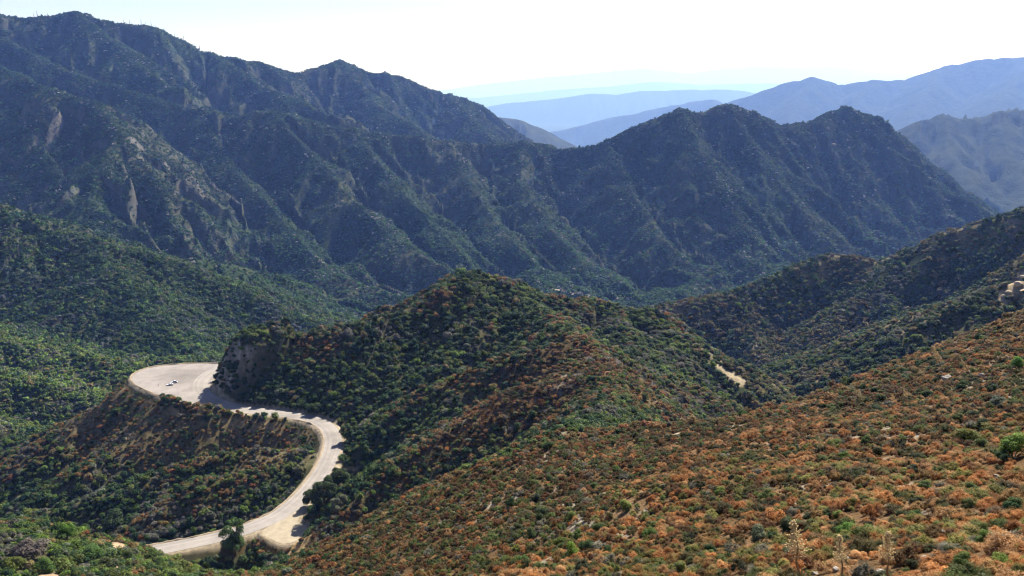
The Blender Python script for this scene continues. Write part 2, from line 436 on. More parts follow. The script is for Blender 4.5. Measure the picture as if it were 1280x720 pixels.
def grid_mesh(name, r0, r1):
    n, m = r1 - r0, len(TH)
    co = np.stack([GX[r0:r1], GY[r0:r1], H[r0:r1]], -1).reshape(-1, 3).astype(np.float32)
    i = np.arange((n - 1) * (m - 1)); a = (i // (m - 1)) * m + i % (m - 1)
    f = np.stack([a, a + 1, a + m + 1, a + m], -1).astype(np.int32)      # seen from above counter-clockwise after the flip below
    f = f[:, ::-1]
    me = bpy.data.meshes.new(name)
    me.vertices.add(len(co)); me.vertices.foreach_set('co', co.ravel())
    me.loops.add(f.size); me.loops.foreach_set('vertex_index', f.ravel())
    me.polygons.add(len(f)); me.polygons.foreach_set('loop_start', np.arange(len(f), dtype=np.int32) * 4)
    me.polygons.foreach_set('use_smooth', np.ones(len(f), bool))
    me.update(calc_edges=True)
    at = me.attributes.new('soil', 'FLOAT_COLOR', 'POINT')
    c = np.ones((len(co), 4), np.float32); c[:, :3] = soil[r0:r1].reshape(-1, 3)
    at.data.foreach_set('color', c.ravel())
    o = bpy.data.objects.new(name, me); COL.objects.link(o); o['kind'] = 'structure'
    return o

def terrain_material(name, scale, bump, dist):
    m, nt, out = new_mat(name)
    b = N(nt, 'ShaderNodeBsdfPrincipled', Roughness=1.0); b.inputs['Specular IOR Level'].default_value = .0
    a = N(nt, 'ShaderNodeAttribute', attribute_name='soil')
    tc = N(nt, 'ShaderNodeTexCoord')
    n1 = N(nt, 'ShaderNodeTexNoise', Scale=scale, Detail=6., Roughness=.65)
    n2 = N(nt, 'ShaderNodeTexNoise', Scale=scale * 7, Detail=3.)
    mr = N(nt, 'ShaderNodeMapRange'); mr.inputs['From Min'].default_value = .3; mr.inputs['From Max'].default_value = .7
    mr.inputs['To Min'].default_value = .62; mr.inputs['To Max'].default_value = 1.35
    mul = N(nt, 'ShaderNodeVectorMath', operation='SCALE')
    bp = N(nt, 'ShaderNodeBump', Strength=bump, Distance=dist)
    add = N(nt, 'ShaderNodeMath', operation='ADD')
    L = nt.links.new
    L(tc.outputs['Object'], n1.inputs['Vector']); L(tc.outputs['Object'], n2.inputs['Vector'])
    L(n1.outputs[0], mr.inputs[0]); L(a.outputs['Color'], mul.inputs[0]); L(mr.outputs[0], mul.inputs['Scale'])
    L(mul.outputs[0], b.inputs['Base Color'])
    L(n1.outputs[0], add.inputs[0]); L(n2.outputs[0], add.inputs[1]); L(add.outputs[0], bp.inputs['Height'])
    L(bp.outputs[0], b.inputs['Normal']); L(b.outputs[0], out.inputs[0])
    return m

hills = grid_mesh('hillside_ground', 0, N1 + 1); hills.data.materials.append(terrain_material('hillside_soil', .35, .5, .6))
mounts = grid_mesh('mountain_range', N1, N2 + 1); mounts.data.materials.append(terrain_material('mountain_soil', .03, .6, 6.))
fars = grid_mesh('distant_mountains', N2, len(LR)); fars.data.materials.append(terrain_material('distant_soil', .014, .6, 25.))

# ------------------------------------------------------------------ light, sky, air, camera
SUN_AZ, SUN_EL = math.radians(28), math.radians(45)          # right of straight ahead
sv = Vector((math.sin(SUN_AZ) * math.cos(SUN_EL), math.cos(SUN_AZ) * math.cos(SUN_EL), math.sin(SUN_EL)))
sl = bpy.data.lights.new('sun', 'SUN'); sl.energy = 5.0; sl.angle = math.radians(.5); sl.color = (1, .95, .87)
so = bpy.data.objects.new('sun', sl); COL.objects.link(so); so.rotation_euler = sv.to_track_quat('Z', 'Y').to_euler()
so.location = (300, 200, 900)
w = bpy.data.worlds.new('World'); scene.world = w; w.use_nodes = True
nt = w.node_tree; nt.nodes.clear()
wo = nt.nodes.new('ShaderNodeOutputWorld'); bg = nt.nodes.new('ShaderNodeBackground'); sk = nt.nodes.new('ShaderNodeTexSky')
sk.sky_type = 'NISHITA'; sk.sun_disc = False; sk.sun_elevation = SUN_EL; sk.sun_rotation = SUN_AZ
sk.altitude = 1500; sk.air_density = 1.0; sk.dust_density = 2.0; sk.ozone_density = 1.0
bg.inputs['Strength'].default_value = .05
wb = nt.nodes.new('ShaderNodeVectorMath'); wb.operation = 'MULTIPLY'; wb.inputs[1].default_value = (1.05, .95, .98)     # white balance of the photograph
nt.links.new(sk.outputs[0], wb.inputs[0]); nt.links.new(wb.outputs[0], bg.inputs[0]); nt.links.new(bg.outputs[0], wo.inputs[0])

HAZE = 4.6e-5
def haze_box():
    x0, x1, y0, y1, z0, z1 = -90000, 90000, -300, 90000, float(H.min()) - 3, float(H.max()) + 40
    bm = bmesh.new()
    bmesh.ops.create_cube(bm, size=1)
    for v in bm.verts:
        v.co = ((x0 + x1) / 2 + v.co.x * (x1 - x0), (y0 + y1) / 2 + v.co.y * (y1 - y0), (z0 + z1) / 2 + v.co.z * (z1 - z0))
    me = bpy.data.meshes.new('haze'); bm.to_mesh(me); bm.free()
    o = bpy.data.objects.new('haze', me); COL.objects.link(o); o['kind'] = 'stuff'
    o['label'] = 'pale blue haze filling the canyon air'; o['category'] = 'haze'
    m, nt, out = new_mat('haze_air')
    v = N(nt, 'ShaderNodeVolumePrincipled', Density=HAZE, Anisotropy=.25)
    v.inputs['Color'].default_value = (.185, .345, 1.0, 1)
    v.inputs['Absorption Color'].default_value = (1, 1, 1, 1)
    nt.links.new(v.outputs[0], out.inputs['Volume'])
    m.cycles.homogeneous_volume = True if hasattr(m.cycles, 'homogeneous_volume') else None
    me.materials.append(m)
haze_box()

cam = bpy.data.cameras.new('camera'); co_ = bpy.data.objects.new('camera', cam); COL.objects.link(co_)
cam.sensor_width = 36; cam.lens = 36 * FPX / 1280; cam.clip_start = .1; cam.clip_end = 200000
co_.location = (0, 0, 0); co_.rotation_euler = (math.pi / 2 - PITCH, 0, 0)
scene.camera = co_
vs = scene.view_settings
vs.view_transform = 'Standard'; vs.look = 'None'; vs.gamma = 1; vs.use_curve_mapping = False; vs.exposure = 1.38
cy = scene.cycles if hasattr(scene, 'cycles') else None
scene.render.engine = 'CYCLES'
scene.cycles.max_bounces = 4; scene.cycles.diffuse_bounces = 1; scene.cycles.glossy_bounces = 1
scene.cycles.transmission_bounces = 2; scene.cycles.volume_bounces = 0; scene.cycles.transparent_max_bounces = 8
scene.cycles.use_denoising = True
scene.cycles.use_adaptive_sampling = True
scene.cycles.pixel_filter_type = 'BLACKMAN_HARRIS'; scene.cycles.filter_width = 1.1

# ------------------------------------------------------------------ plants: meshes
def mesh_from(name, co, faces_n, idx, mat, leafv=None):
    """faces_n verts per face (constant), idx (n, faces_n)"""
    me = bpy.data.meshes.new(name)
    me.vertices.add(len(co)); me.vertices.foreach_set('co', np.asarray(co, np.float32).ravel())
    me.loops.add(idx.size); me.loops.foreach_set('vertex_index', idx.astype(np.int32).ravel())
    me.polygons.add(len(idx)); me.polygons.foreach_set('loop_start', np.arange(len(idx), dtype=np.int32) * faces_n)
    me.update(calc_edges=True)
    if leafv is not None:
        a = me.attributes.new('leafv', 'FLOAT', 'POINT'); a.data.foreach_set('value', np.asarray(leafv, np.float32))
    me.materials.append(mat)
    return me

def unit(v): return v / np.maximum(np.linalg.norm(v, axis=-1, keepdims=True), 1e-6)

def leaf_cloud(rng, centres, radii, n, leaf, out_bias=.75, up=.45, aspect=.6):
    """n diamond leaves spread over the surfaces of the clumps; a value per leaf for colour variation"""
    k = rng.choice(len(centres), n, p=radii ** 2 / (radii ** 2).sum())
    d = unit(rng.normal(size=(n, 3)))
    d[:, 2] = np.where(d[:, 2] < -.3, -d[:, 2], d[:, 2])
    rad = radii[k] * (.62 + .46 * rng.random(n) ** .6)
    c = centres[k] + d * rad[:, None]
    nrm = unit(d * out_bias + rng.normal(size=(n, 3)) * .36 + np.array([0, 0, up]))
    t = unit(np.cross(nrm, rng.normal(size=(n, 3)))); b = np.cross(nrm, t)
    s = leaf * (.6 + .8 * rng.random(n))[:, None]
    co = np.stack([c + t * s, c + b * s * aspect, c - t * s, c - b * s * aspect], 1).reshape(-1, 3)
    idx = np.arange(n * 4).reshape(-1, 4)
    lv = np.repeat(rng.random(n) * .7 + .3 * rng.random(len(centres))[k], 4)
    return co, idx, lv

def bush_mesh(name, seed, mat, clumps=9, leaves=260, leaf=.16, tall=1.0, spread=1.0, core=True, clump_r=.42, aspect=.6):
    rng = np.random.default_rng(seed)
    cs = []; rs = []
    for i in range(clumps):
        a = rng.random() * 6.283; q = math.sqrt(rng.random()) * .72
        z = (.25 + .55 * rng.random()) * (1 - .55 * q * q)
        cs.append((q * math.cos(a) * spread, q * math.sin(a) * spread, z * tall)); rs.append(clump_r * (.7 + .6 * rng.random()))
    cs = np.array(cs); rs = np.array(rs)
    co, idx, lv = leaf_cloud(rng, cs, rs, leaves, leaf, aspect=aspect)
    if core:      # darkened solid cores added inside the leaves to block light
        n = max(10, clumps)
        ex = []; ei = []
        base = len(co)
        for c, r in zip(cs, rs):
            o = np.array([[1,0,0],[-1,0,0],[0,1,0],[0,-1,0],[0,0,1],[0,0,-1]]) * r * .62 + c
            q0 = base + len(ex) * 6
            ex.append(o)
            for f in ((0,2,4),(2,1,4),(1,3,4),(3,0,4),(2,0,5),(1,2,5),(3,1,5),(0,3,5)): ei.append([q0 + f[0], q0 + f[1], q0 + f[2], q0 + f[2]])
        ex = np.concatenate(ex)
        # quads with a doubled corner are not allowed: split the last corner with a tiny offset vertex
        ei = np.array(ei); extra = ex[(ei[:, 2] - base)] + rng.normal(size=(len(ei), 3)) * .02
        ei[:, 3] = base + len(ex) + np.arange(len(ei))
        co = np.vstack([co, ex, extra]); idx = np.vstack([idx, ei]); lv = np.r_[lv, np.zeros(len(ex) + len(extra)) + .15]
    co[:, 2] = np.maximum(co[:, 2], -.25)
    return mesh_from(name, co, 4, idx, mat, lv)

def twig_mesh(name, seed, mat, n=60, h=1.0):
    """bare grey brush: many thin upright twigs"""
    rng = np.random.default_rng(seed)
    b = np.c_[rng.normal(size=(n, 2)) * .18, np.zeros(n) - .1]
    d = unit(np.c_[rng.normal(size=(n, 2)) * .55, np.ones(n)]); L = h * (.5 + .7 * rng.random(n))[:, None]
    t = b + d * L; s = unit(np.cross(d, rng.normal(size=(n, 3)))) * .03
    m_ = b + d * L * .6
    side = unit(np.cross(d, rng.normal(size=(n, 3))) + d * .8) * L * .45
    e = m_ + side
    co = np.concatenate([np.stack([b - s, b + s, t + s * .4, t - s * .4], 1), np.stack([m_ - s * .8, m_ + s * .8, e + s * .3, e - s * .3], 1)]).reshape(-1, 3)
    return mesh_from(name, co, 4, np.arange(len(co)).reshape(-1, 4), mat, np.repeat(rng.random(2 * n), 4))

def leaf_material(name, trans=.3, vmin=.6, vmax=1.45):
    m, nt, out = new_mat(name)
    ti = N(nt, 'ShaderNodeAttribute', attribute_name='tint', attribute_type='INSTANCER')
    lv = N(nt, 'ShaderNodeAttribute', attribute_name='leafv')
    mr = N(nt, 'ShaderNodeMapRange'); mr.inputs['To Min'].default_value = vmin; mr.inputs['To Max'].default_value = vmax
    mul = N(nt, 'ShaderNodeVectorMath', operation='SCALE')
    df = N(nt, 'ShaderNodeBsdfPrincipled', Roughness=.6); df.inputs['Specular IOR Level'].default_value = .08
    tr = N(nt, 'ShaderNodeBsdfTranslucent'); mx = N(nt, 'ShaderNodeMixShader'); mx.inputs[0].default_value = trans
    L = nt.links.new
    L(lv.outputs['Fac'], mr.inputs[0]); L(ti.outputs['Color'], mul.inputs[0]); L(mr.outputs[0], mul.inputs['Scale'])
    L(mul.outputs[0], df.inputs['Base Color']); L(mul.outputs[0], tr.inputs['Color'])
    L(df.outputs[0], mx.inputs[1]); L(tr.outputs[0], mx.inputs[2]); L(mx.outputs[0], out.inputs[0])
    return m
LEAF = leaf_material('foliage')

# ------------------------------------------------------------------ plants: where they stand
ELEV = H / GR
CUM = np.maximum.accumulate(ELEV, axis=0)
def visible(hp, tol=.006):
    v = (H + hp) / GR + tol >= CUM
    return v & (np.abs(TH)[None] < math.radians(33.5)) & (ELEV > -.80)
dTH = np.gradient(TH)[None]; dLR = np.gradient(LR)[:, None]
AREA = (GR ** 2 * dTH * dLR).astype(np.float32)

def scatter(rho, hp, seed, tol=.006):
    """random points of density rho per square metre on the part of the land that can be seen"""
    rng = np.random.default_rng(seed)
    lam = np.where(visible(hp, tol), rho * AREA, 0)
    n = rng.poisson(np.clip(lam, 0, 50))
    ii, jj = np.nonzero(n)
    ii = np.repeat(ii, n[ii, jj]) if False else np.repeat(ii, n[np.nonzero(n)])
    jj = np.repeat(jj, n[np.nonzero(n)])
    fi = np.clip(ii + rng.random(len(ii)) - .5, 0, len(LR) - 1.001); fj = np.clip(jj + rng.random(len(jj)) - .5, 0, len(TH) - 1.001)
    lr = np.interp(fi, np.arange(len(LR)), LR); th = np.interp(fj, np.arange(len(TH)), TH)
    x = np.exp(lr) * np.sin(th); y = np.exp(lr) * np.cos(th)
    return x, y, sample(H, x, y)

def stuff_points(name, label, cat, protos, x, y, z, scl, tint, variant, tilt=.12, seed=0):
    """one object: points on the land carrying copies of the plant meshes"""
    rng = np.random.default_rng(seed + 77)
    n = len(x)
    me = bpy.data.meshes.new(name)
    me.vertices.add(n); me.vertices.foreach_set('co', np.stack([x, y, z], -1).astype(np.float32).ravel())
    def att(nm, ty, dat, key):
        a = me.attributes.new(nm, ty, 'POINT'); a.data.foreach_set(key, np.ascontiguousarray(dat).ravel())
    rot = np.c_[rng.normal(size=(n, 2)) * tilt, rng.random(n) * 6.283].astype(np.float32)
    att('scl', 'FLOAT_VECTOR', scl.astype(np.float32), 'vector'); att('rot', 'FLOAT_VECTOR', rot, 'vector')
    att('variant', 'INT', variant.astype(np.int32), 'value')
    c = np.ones((n, 4), np.float32); c[:, :3] = tint; att('tint', 'FLOAT_COLOR', c, 'color')
    o = bpy.data.objects.new(name, me); COL.objects.link(o)
    o['kind'] = 'stuff'; o['label'] = label; o['category'] = cat
    pc = bpy.data.collections.new(name + '_kinds')
    for k, pm in enumerate(protos):
        po = bpy.data.objects.new('%s_kind_%s' % (name, 'abcdefghijklmnop'[k]), pm); pc.objects.link(po)
    ng = bpy.data.node_groups.new(name, 'GeometryNodeTree')
    ng.interface.new_socket('Geometry', in_out='INPUT', socket_type='NodeSocketGeometry'); ng.interface.new_socket('Geometry', in_out='OUTPUT', socket_type='NodeSocketGeometry')
    gi = ng.nodes.new('NodeGroupInput'); go = ng.nodes.new('NodeGroupOutput')
    ip = ng.nodes.new('GeometryNodeInstanceOnPoints'); ci = ng.nodes.new('GeometryNodeCollectionInfo')
    ci.inputs['Collection'].default_value = pc; ci.inputs['Separate Children'].default_value = True; ci.inputs['Reset Children'].default_value = True
    ip.inputs['Pick Instance'].default_value = True
    def na(nm, ty):
        q = ng.nodes.new('GeometryNodeInputNamedAttribute'); q.data_type = ty; q.inputs['Name'].default_value = nm
        return next(s for s in q.outputs if s.name == 'Attribute' and s.enabled)
    L = ng.links.new
    L(gi.outputs[0], ip.inputs['Points']); L(ci.outputs[0], ip.inputs['Instance'])
    L(na('variant', 'INT'), ip.inputs['Instance Index']); L(na('rot', 'FLOAT_VECTOR'), ip.inputs['Rotation']); L(na('scl', 'FLOAT_VECTOR'), ip.inputs['Scale'])
    L(ip.outputs[0], go.inputs[0])
    md = o.modifiers.new('plants', 'NODES'); md.node_group = ng
    return o

def pick(rng, n, cols, w):
    cols = np.array(cols, np.float32); k = rng.choice(len(cols), n, p=np.array(w) / sum(w))
    return cols[k] * (1 + .22 * rng.normal(size=(n, 1))).clip(.5, 1.6)

# region masks reused by the scatters
open_ground = 1 - np.clip(BARE, 0, 1)
open_ground = np.where(RD < 2.2, 0, open_ground)
asp_r = np.clip(-gxs / np.maximum(STEEP, .05), -1, 1)           # +1 where the land faces right, to the sun
near = GR < 1500
GREENS = [(.030,.064,.024), (.060,.100,.030), (.108,.135,.034), (.115,.180,.032), (.13,.15,.10), (.17,.135,.06)]
RUSTS = [(.25,.100,.032), (.34,.150,.050), (.37,.205,.090), (.19,.112,.038), (.15,.145,.040)]

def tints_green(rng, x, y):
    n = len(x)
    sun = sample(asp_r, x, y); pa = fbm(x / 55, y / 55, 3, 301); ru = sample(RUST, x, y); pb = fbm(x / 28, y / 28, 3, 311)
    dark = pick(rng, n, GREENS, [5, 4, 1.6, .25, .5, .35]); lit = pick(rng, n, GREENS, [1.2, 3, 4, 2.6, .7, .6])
    t = (rng.random(n) < np.clip(.34 + .45 * sun + 1.2 * (pa - .5) + .5 * ((x < -85) & (y < 330)) + .55 * np.exp(-((x + 480) / 130) ** 2 - ((y - 900) / 90) ** 2), .03, .97))[:, None]  # sunward slopes favour the lit set: sun and shade put into tint
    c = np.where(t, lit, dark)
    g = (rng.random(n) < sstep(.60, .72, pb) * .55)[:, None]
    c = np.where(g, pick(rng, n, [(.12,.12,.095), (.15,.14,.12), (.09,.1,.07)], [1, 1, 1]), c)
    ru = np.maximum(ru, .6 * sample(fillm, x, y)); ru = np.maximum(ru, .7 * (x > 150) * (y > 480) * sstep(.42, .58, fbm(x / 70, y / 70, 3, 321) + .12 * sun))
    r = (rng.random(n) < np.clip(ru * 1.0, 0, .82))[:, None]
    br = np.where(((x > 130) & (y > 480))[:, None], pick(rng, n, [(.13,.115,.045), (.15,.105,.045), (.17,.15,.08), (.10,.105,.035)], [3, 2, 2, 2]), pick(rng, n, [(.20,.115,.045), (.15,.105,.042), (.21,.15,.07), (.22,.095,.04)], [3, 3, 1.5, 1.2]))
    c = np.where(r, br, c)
    c = c * (1 + .45 * np.exp(-((x + 470) / 170) ** 2 - ((y - 890) / 100) ** 2))[:, None]  # left valley face brightened in tint as if sunlit
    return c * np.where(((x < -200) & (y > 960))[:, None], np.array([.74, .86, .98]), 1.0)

# ------------------------------------------------------------------ ground cover (far beyond counting)
SHRUBS = [bush_mesh('shrub_mesh', 500 + k, LEAF, clumps=[7, 10, 6, 12, 8][k], leaves=[420, 520, 380, 560, 460][k], leaf=.115, tall=[1.25, 1.05, 1.5, 1.15, 1.35][k]) for k in range(5)]
SMALL = [bush_mesh('far_shrub_mesh', 540 + k, LEAF, clumps=5, leaves=80, leaf=.26, tall=[1.0, 1.3, .9][k]) for k in range(3)]
FINE = [bush_mesh('rust_shrub_mesh', 560 + k, LEAF, clumps=[9, 12, 8][k], leaves=1500, leaf=.055, tall=[1.15, 1.0, 1.35][k], clump_r=.40, aspect=.32) for k in range(3)]
TWIGS = [twig_mesh('bare_brush_mesh', 580 + k, LEAF) for k in range(2)]

# 1. chaparral on the nearer hills
rng = np.random.default_rng(1)
dens_n = sstep(.2, .5, nzA * .5 + nzB * .5)
rad_fac = np.interp(GR, [200, 600, 1300], [1.0, 1.62, 2.3]).astype(np.float32)                        # mean crown radius in metres
rho = 1.7 / (math.pi * rad_fac ** 2) * open_ground * near * (GR > 200) * (1 - RUST * (GR < 420)) * (.45 + .55 * dens_n)
x, y, z = scatter(rho, 2.5, 21)
n = len(x); r0 = np.interp(np.hypot(x, y), [200, 600, 1300], [1.0, 1.62, 2.3])
s = r0 * np.exp(rng.normal(size=n) * .34).clip(.45, 2.1)
ru = sample(RUST, x, y); s *= 1 - .38 * ru; s *= 1 - .42 * sample(fillm, x, y)
scl = np.stack([s, s, s * (.95 + .35 * rng.random(n))], -1)
var = np.where(np.hypot(x, y) < 800, rng.integers(0, 5, n), rng.integers(5, 8, n))
NEARVEG = dict(x=x, y=y, z=z, scl=scl, tint=tints_green(rng, x, y), var=var)
print('chaparral', n)

# 2. rust shrubs of the camera's slope
rng = np.random.default_rng(2)
rr_ = .43 + .0011 * GR
rho = 1.55 / (math.pi * rr_ ** 2) * RUST * (GR < 420) * open_ground * (.45 + .55 * sstep(.2, .5, nzB))
x, y, z = scatter(rho, 1.2, 22, .01)
n = len(x); d = np.hypot(x, y)
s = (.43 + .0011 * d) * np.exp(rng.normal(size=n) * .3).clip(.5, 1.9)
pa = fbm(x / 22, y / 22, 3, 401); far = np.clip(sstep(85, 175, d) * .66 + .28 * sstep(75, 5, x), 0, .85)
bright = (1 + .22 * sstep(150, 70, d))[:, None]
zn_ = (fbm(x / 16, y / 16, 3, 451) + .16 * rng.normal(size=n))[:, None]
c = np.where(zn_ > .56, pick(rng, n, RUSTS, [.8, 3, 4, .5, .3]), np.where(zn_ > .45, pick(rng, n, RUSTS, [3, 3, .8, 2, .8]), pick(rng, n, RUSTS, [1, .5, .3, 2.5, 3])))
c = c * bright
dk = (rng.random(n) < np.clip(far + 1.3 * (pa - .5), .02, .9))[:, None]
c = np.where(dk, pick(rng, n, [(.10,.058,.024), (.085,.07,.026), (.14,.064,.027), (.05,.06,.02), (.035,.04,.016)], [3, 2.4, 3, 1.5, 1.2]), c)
gr_ = (rng.random(n) < .07 + .20 * sstep(.48, .68, fbm(x / 30, y / 30, 3, 411)) + .22 * sstep(60, 0, x) * sstep(80, 130, y))[:, None]
c = np.where(gr_, pick(rng, n, [(.06,.08,.024), (.10,.13,.035), (.15,.145,.11)], [2, 2.4, 1]), c)
RUSTVEG = dict(x=x, y=y, z=z, scl=np.stack([s, s, s * (.75 + .35 * rng.random(n))], -1), tint=c, var=rng.integers(0, 3, n))
print('rust', n)

# 3. bare grey brush in patches
rng = np.random.default_rng(3)
p1 = np.exp(-((GX - 95) ** 2 / 40. ** 2 + (GY - 480) ** 2 / 60. ** 2)) + np.exp(-((GX - 190) ** 2 + (GY - 760) ** 2) / 60. ** 2) + .35 * sstep(.62, .7, nzA) * (GR < 1300)
rho = .14 * np.clip(p1, 0, 1) * near * (GR > 250) * open_ground * (1 - RUST * (GR < 420))
x, y, z = scatter(rho, 2, 23)
n = len(x); s = 1.5 * np.exp(rng.normal(size=n) * .3)
print('brush', n)
stuff_points('bare_brush', 'pale grey leafless brush between the green shrubs', 'brush', TWIGS, x, y, z, np.stack([s, s, s], -1),
             pick(rng, n, [(.24,.21,.2), (.18,.16,.14), (.28,.25,.22)], [1, 1, 1]), rng.integers(0, 2, n), seed=3)

# 4. brush and trees on the mountains
rng = np.random.default_rng(4)
mt = (GR >= 1500) & (GR < 4700)
nzM = fbm(GX / 120, GY / 120, 4, 421)
cov = (.5 + .9 * sstep(.3, .6, nzM)) * (1 - .82 * rockm)
rho = cov / (math.pi * (1.8 + GR * .0004) ** 2) * mt
x, y, z = scatter(rho, 5, 24, .003)
n = len(x); d = np.hypot(x, y)
s = (1.8 + d * .0004) * np.exp(rng.normal(size=n) * .36).clip(.4, 1.6)
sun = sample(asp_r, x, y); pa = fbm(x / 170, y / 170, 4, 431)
lit = (rng.random(n) < np.clip(.25 + .4 * sun + 1.3 * (pa - .5) + .45 * np.exp(-((z + 390) / 70) ** 2), .03, .95))[:, None]  # sunward and low spurs favour lit tints, sunlight painted into the plants
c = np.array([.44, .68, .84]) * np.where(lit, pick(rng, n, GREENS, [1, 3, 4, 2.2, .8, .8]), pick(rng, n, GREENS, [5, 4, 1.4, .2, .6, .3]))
c = c * (1 + .3 * sstep(-300, -390, z))[:, None]  # lower spurs lightened in colour for a sunlit look
gk = (rng.random(n) < .015 + .06 * sstep(.52, .66, fbm(x / 140, y / 140, 4, 461)))[:, None]
c = np.where(gk, pick(rng, n, [(.23,.215,.2), (.19,.17,.155), (.28,.26,.24)], [1, 1, 1]), c)
hgt = np.where(rng.random(n) < .08, 1.6, 1.0) * (.8 + .4 * rng.random(n))
print('mountain', n)
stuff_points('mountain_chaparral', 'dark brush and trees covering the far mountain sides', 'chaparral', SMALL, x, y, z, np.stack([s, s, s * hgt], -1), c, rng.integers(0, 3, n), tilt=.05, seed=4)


# ------------------------------------------------------------------ helpers for things
def tag(o, label=None, cat=None, group=None, kind=None):
    if label: o['label'] = label
    if cat: o['category'] = cat
    if group: o['group'] = group
    if kind: o['kind'] = kind
    return o
def link(name, me, parent=None, loc=None):
    o = bpy.data.objects.new(name, me); COL.objects.link(o)
    if parent is not None: o.parent = parent
    if loc is not None: o.location = loc
    return o
def empty(name, loc, rot=(0, 0, 0), scale=1.0):
    o = bpy.data.objects.new(name, None); COL.objects.link(o); o.empty_display_size = .3
    o.location = loc; o.rotation_euler = rot; o.scale = (scale,) * 3
    return o
def copy_tree(o, parent=None):
    c = o.copy(); COL.objects.link(c); c.parent = parent
    for ch in list(o.children): copy_tree(ch, c)
    return c
def bm_mesh(name, bm, mat, smooth=False):
    me = bpy.data.meshes.new(name); bm.to_mesh(me); bm.free()
    if smooth: me.polygons.foreach_set('use_smooth', [True] * len(me.polygons))
    for m in (mat if isinstance(mat, (list, tuple)) else [mat]): me.materials.append(m)
    return me
def tube(bm, pts, rad, seg=6, cap=True):
    """tapered tube through points"""
    rings = []
    for i, p in enumerate(pts):
        p = Vector(p); q = Vector(pts[min(i + 1, len(pts) - 1)]) - Vector(pts[max(i - 1, 0)])
        q.normalize(); u = q.orthogonal().normalized(); v = q.cross(u)
        r = rad[i]
        rings.append([bm.verts.new(p + (u * math.cos(a) + v * math.sin(a)) * r) for a in [k * 2 * math.pi / seg for k in range(seg)]])
    for a, b in zip(rings[:-1], rings[1:]):
        for k in range(seg): bm.faces.new((a[k], a[(k + 1) % seg], b[(k + 1) % seg], b[k]))
    if cap:
        bm.faces.new(rings[0][::-1]); bm.faces.new(rings[-1])

# ------------------------------------------------------------------ the road, its turnout and the dirt beside it
def pave_material(name, col, ring=None, mark='across'):
    m, nt, out = new_mat(name); L = nt.links.new
    b = N(nt, 'ShaderNodeBsdfPrincipled', Roughness=.85); b.inputs['Specular IOR Level'].default_value = .2
    tc = N(nt, 'ShaderNodeTexCoord')
    n1 = N(nt, 'ShaderNodeTexNoise', Scale=.09, Detail=5., Roughness=.6); n2 = N(nt, 'ShaderNodeTexNoise', Scale=1.6, Detail=4.)
    L(tc.outputs['Object'], n1.inputs['Vector']); L(tc.outputs['Object'], n2.inputs['Vector'])
    def mr(src, a, c, lo, hi):
        q = N(nt, 'ShaderNodeMapRange'); q.inputs['From Min'].default_value = a; q.inputs['From Max'].default_value = c
        q.inputs['To Min'].default_value = lo; q.inputs['To Max'].default_value = hi; L(src, q.inputs[0]); return q.outputs[0]
    def mul(a, c):
        q = N(nt, 'ShaderNodeMath', operation='MULTIPLY'); L(a, q.inputs[0]); L(c, q.inputs[1]); return q.outputs[0]
    v = mul(mr(n1.outputs[0], .35, .65, .80, 1.12), mr(n2.outputs[0], .3, .7, .92, 1.07))
    if ring:
        d = N(nt, 'ShaderNodeVectorMath', operation='DISTANCE'); d.inputs[1].default_value = ring; L(tc.outputs['Object'], d.inputs[0])
        nz = N(nt, 'ShaderNodeTexNoise', Scale=.05, Detail=2.); L(tc.outputs['Object'], nz.inputs['Vector'])
        add = N(nt, 'ShaderNodeMath', operation='MULTIPLY_ADD'); add.inputs[1].default_value = 3.; L(nz.outputs[0], add.inputs[0]); L(d.outputs['Value'], add.inputs[2])
        si = N(nt, 'ShaderNodeTexNoise', noise_dimensions='1D', Scale=.55, Detail=2.); L(add.outputs[0], si.inputs['W'])
        fd = mr(d.outputs['Value'], 22, 46, 1, .12)
        dk = N(nt, 'ShaderNodeMath', operation='SUBTRACT'); dk.inputs[0].default_value = 1.0
        L(mul(fd, mr(si.outputs[0], .38, .60, .20, 0)), dk.inputs[1]); v = mul(v, dk.outputs[0])
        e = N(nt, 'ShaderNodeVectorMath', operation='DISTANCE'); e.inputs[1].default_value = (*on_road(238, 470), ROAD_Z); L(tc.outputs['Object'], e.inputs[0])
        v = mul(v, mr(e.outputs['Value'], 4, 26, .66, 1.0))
    else:
        at = N(nt, 'ShaderNodeAttribute', attribute_name='across')
        n3 = N(nt, 'ShaderNodeTexNoise', noise_dimensions='1D', Scale=7., Detail=3.); L(at.outputs['Fac'], n3.inputs['W'])
        v = mul(v, mr(n3.outputs[0], .36, .62, .84, 1.06))
    s = N(nt, 'ShaderNodeVectorMath', operation='SCALE'); s.inputs[0].default_value = col; L(v, s.inputs['Scale'])
    L(s.outputs[0], b.inputs['Base Color'])
    bp = N(nt, 'ShaderNodeBump', Strength=.3, Distance=.03); L(n2.outputs[0], bp.inputs['Height']); L(bp.outputs[0], b.inputs['Normal'])
    L(b.outputs[0], out.inputs[0]); return m

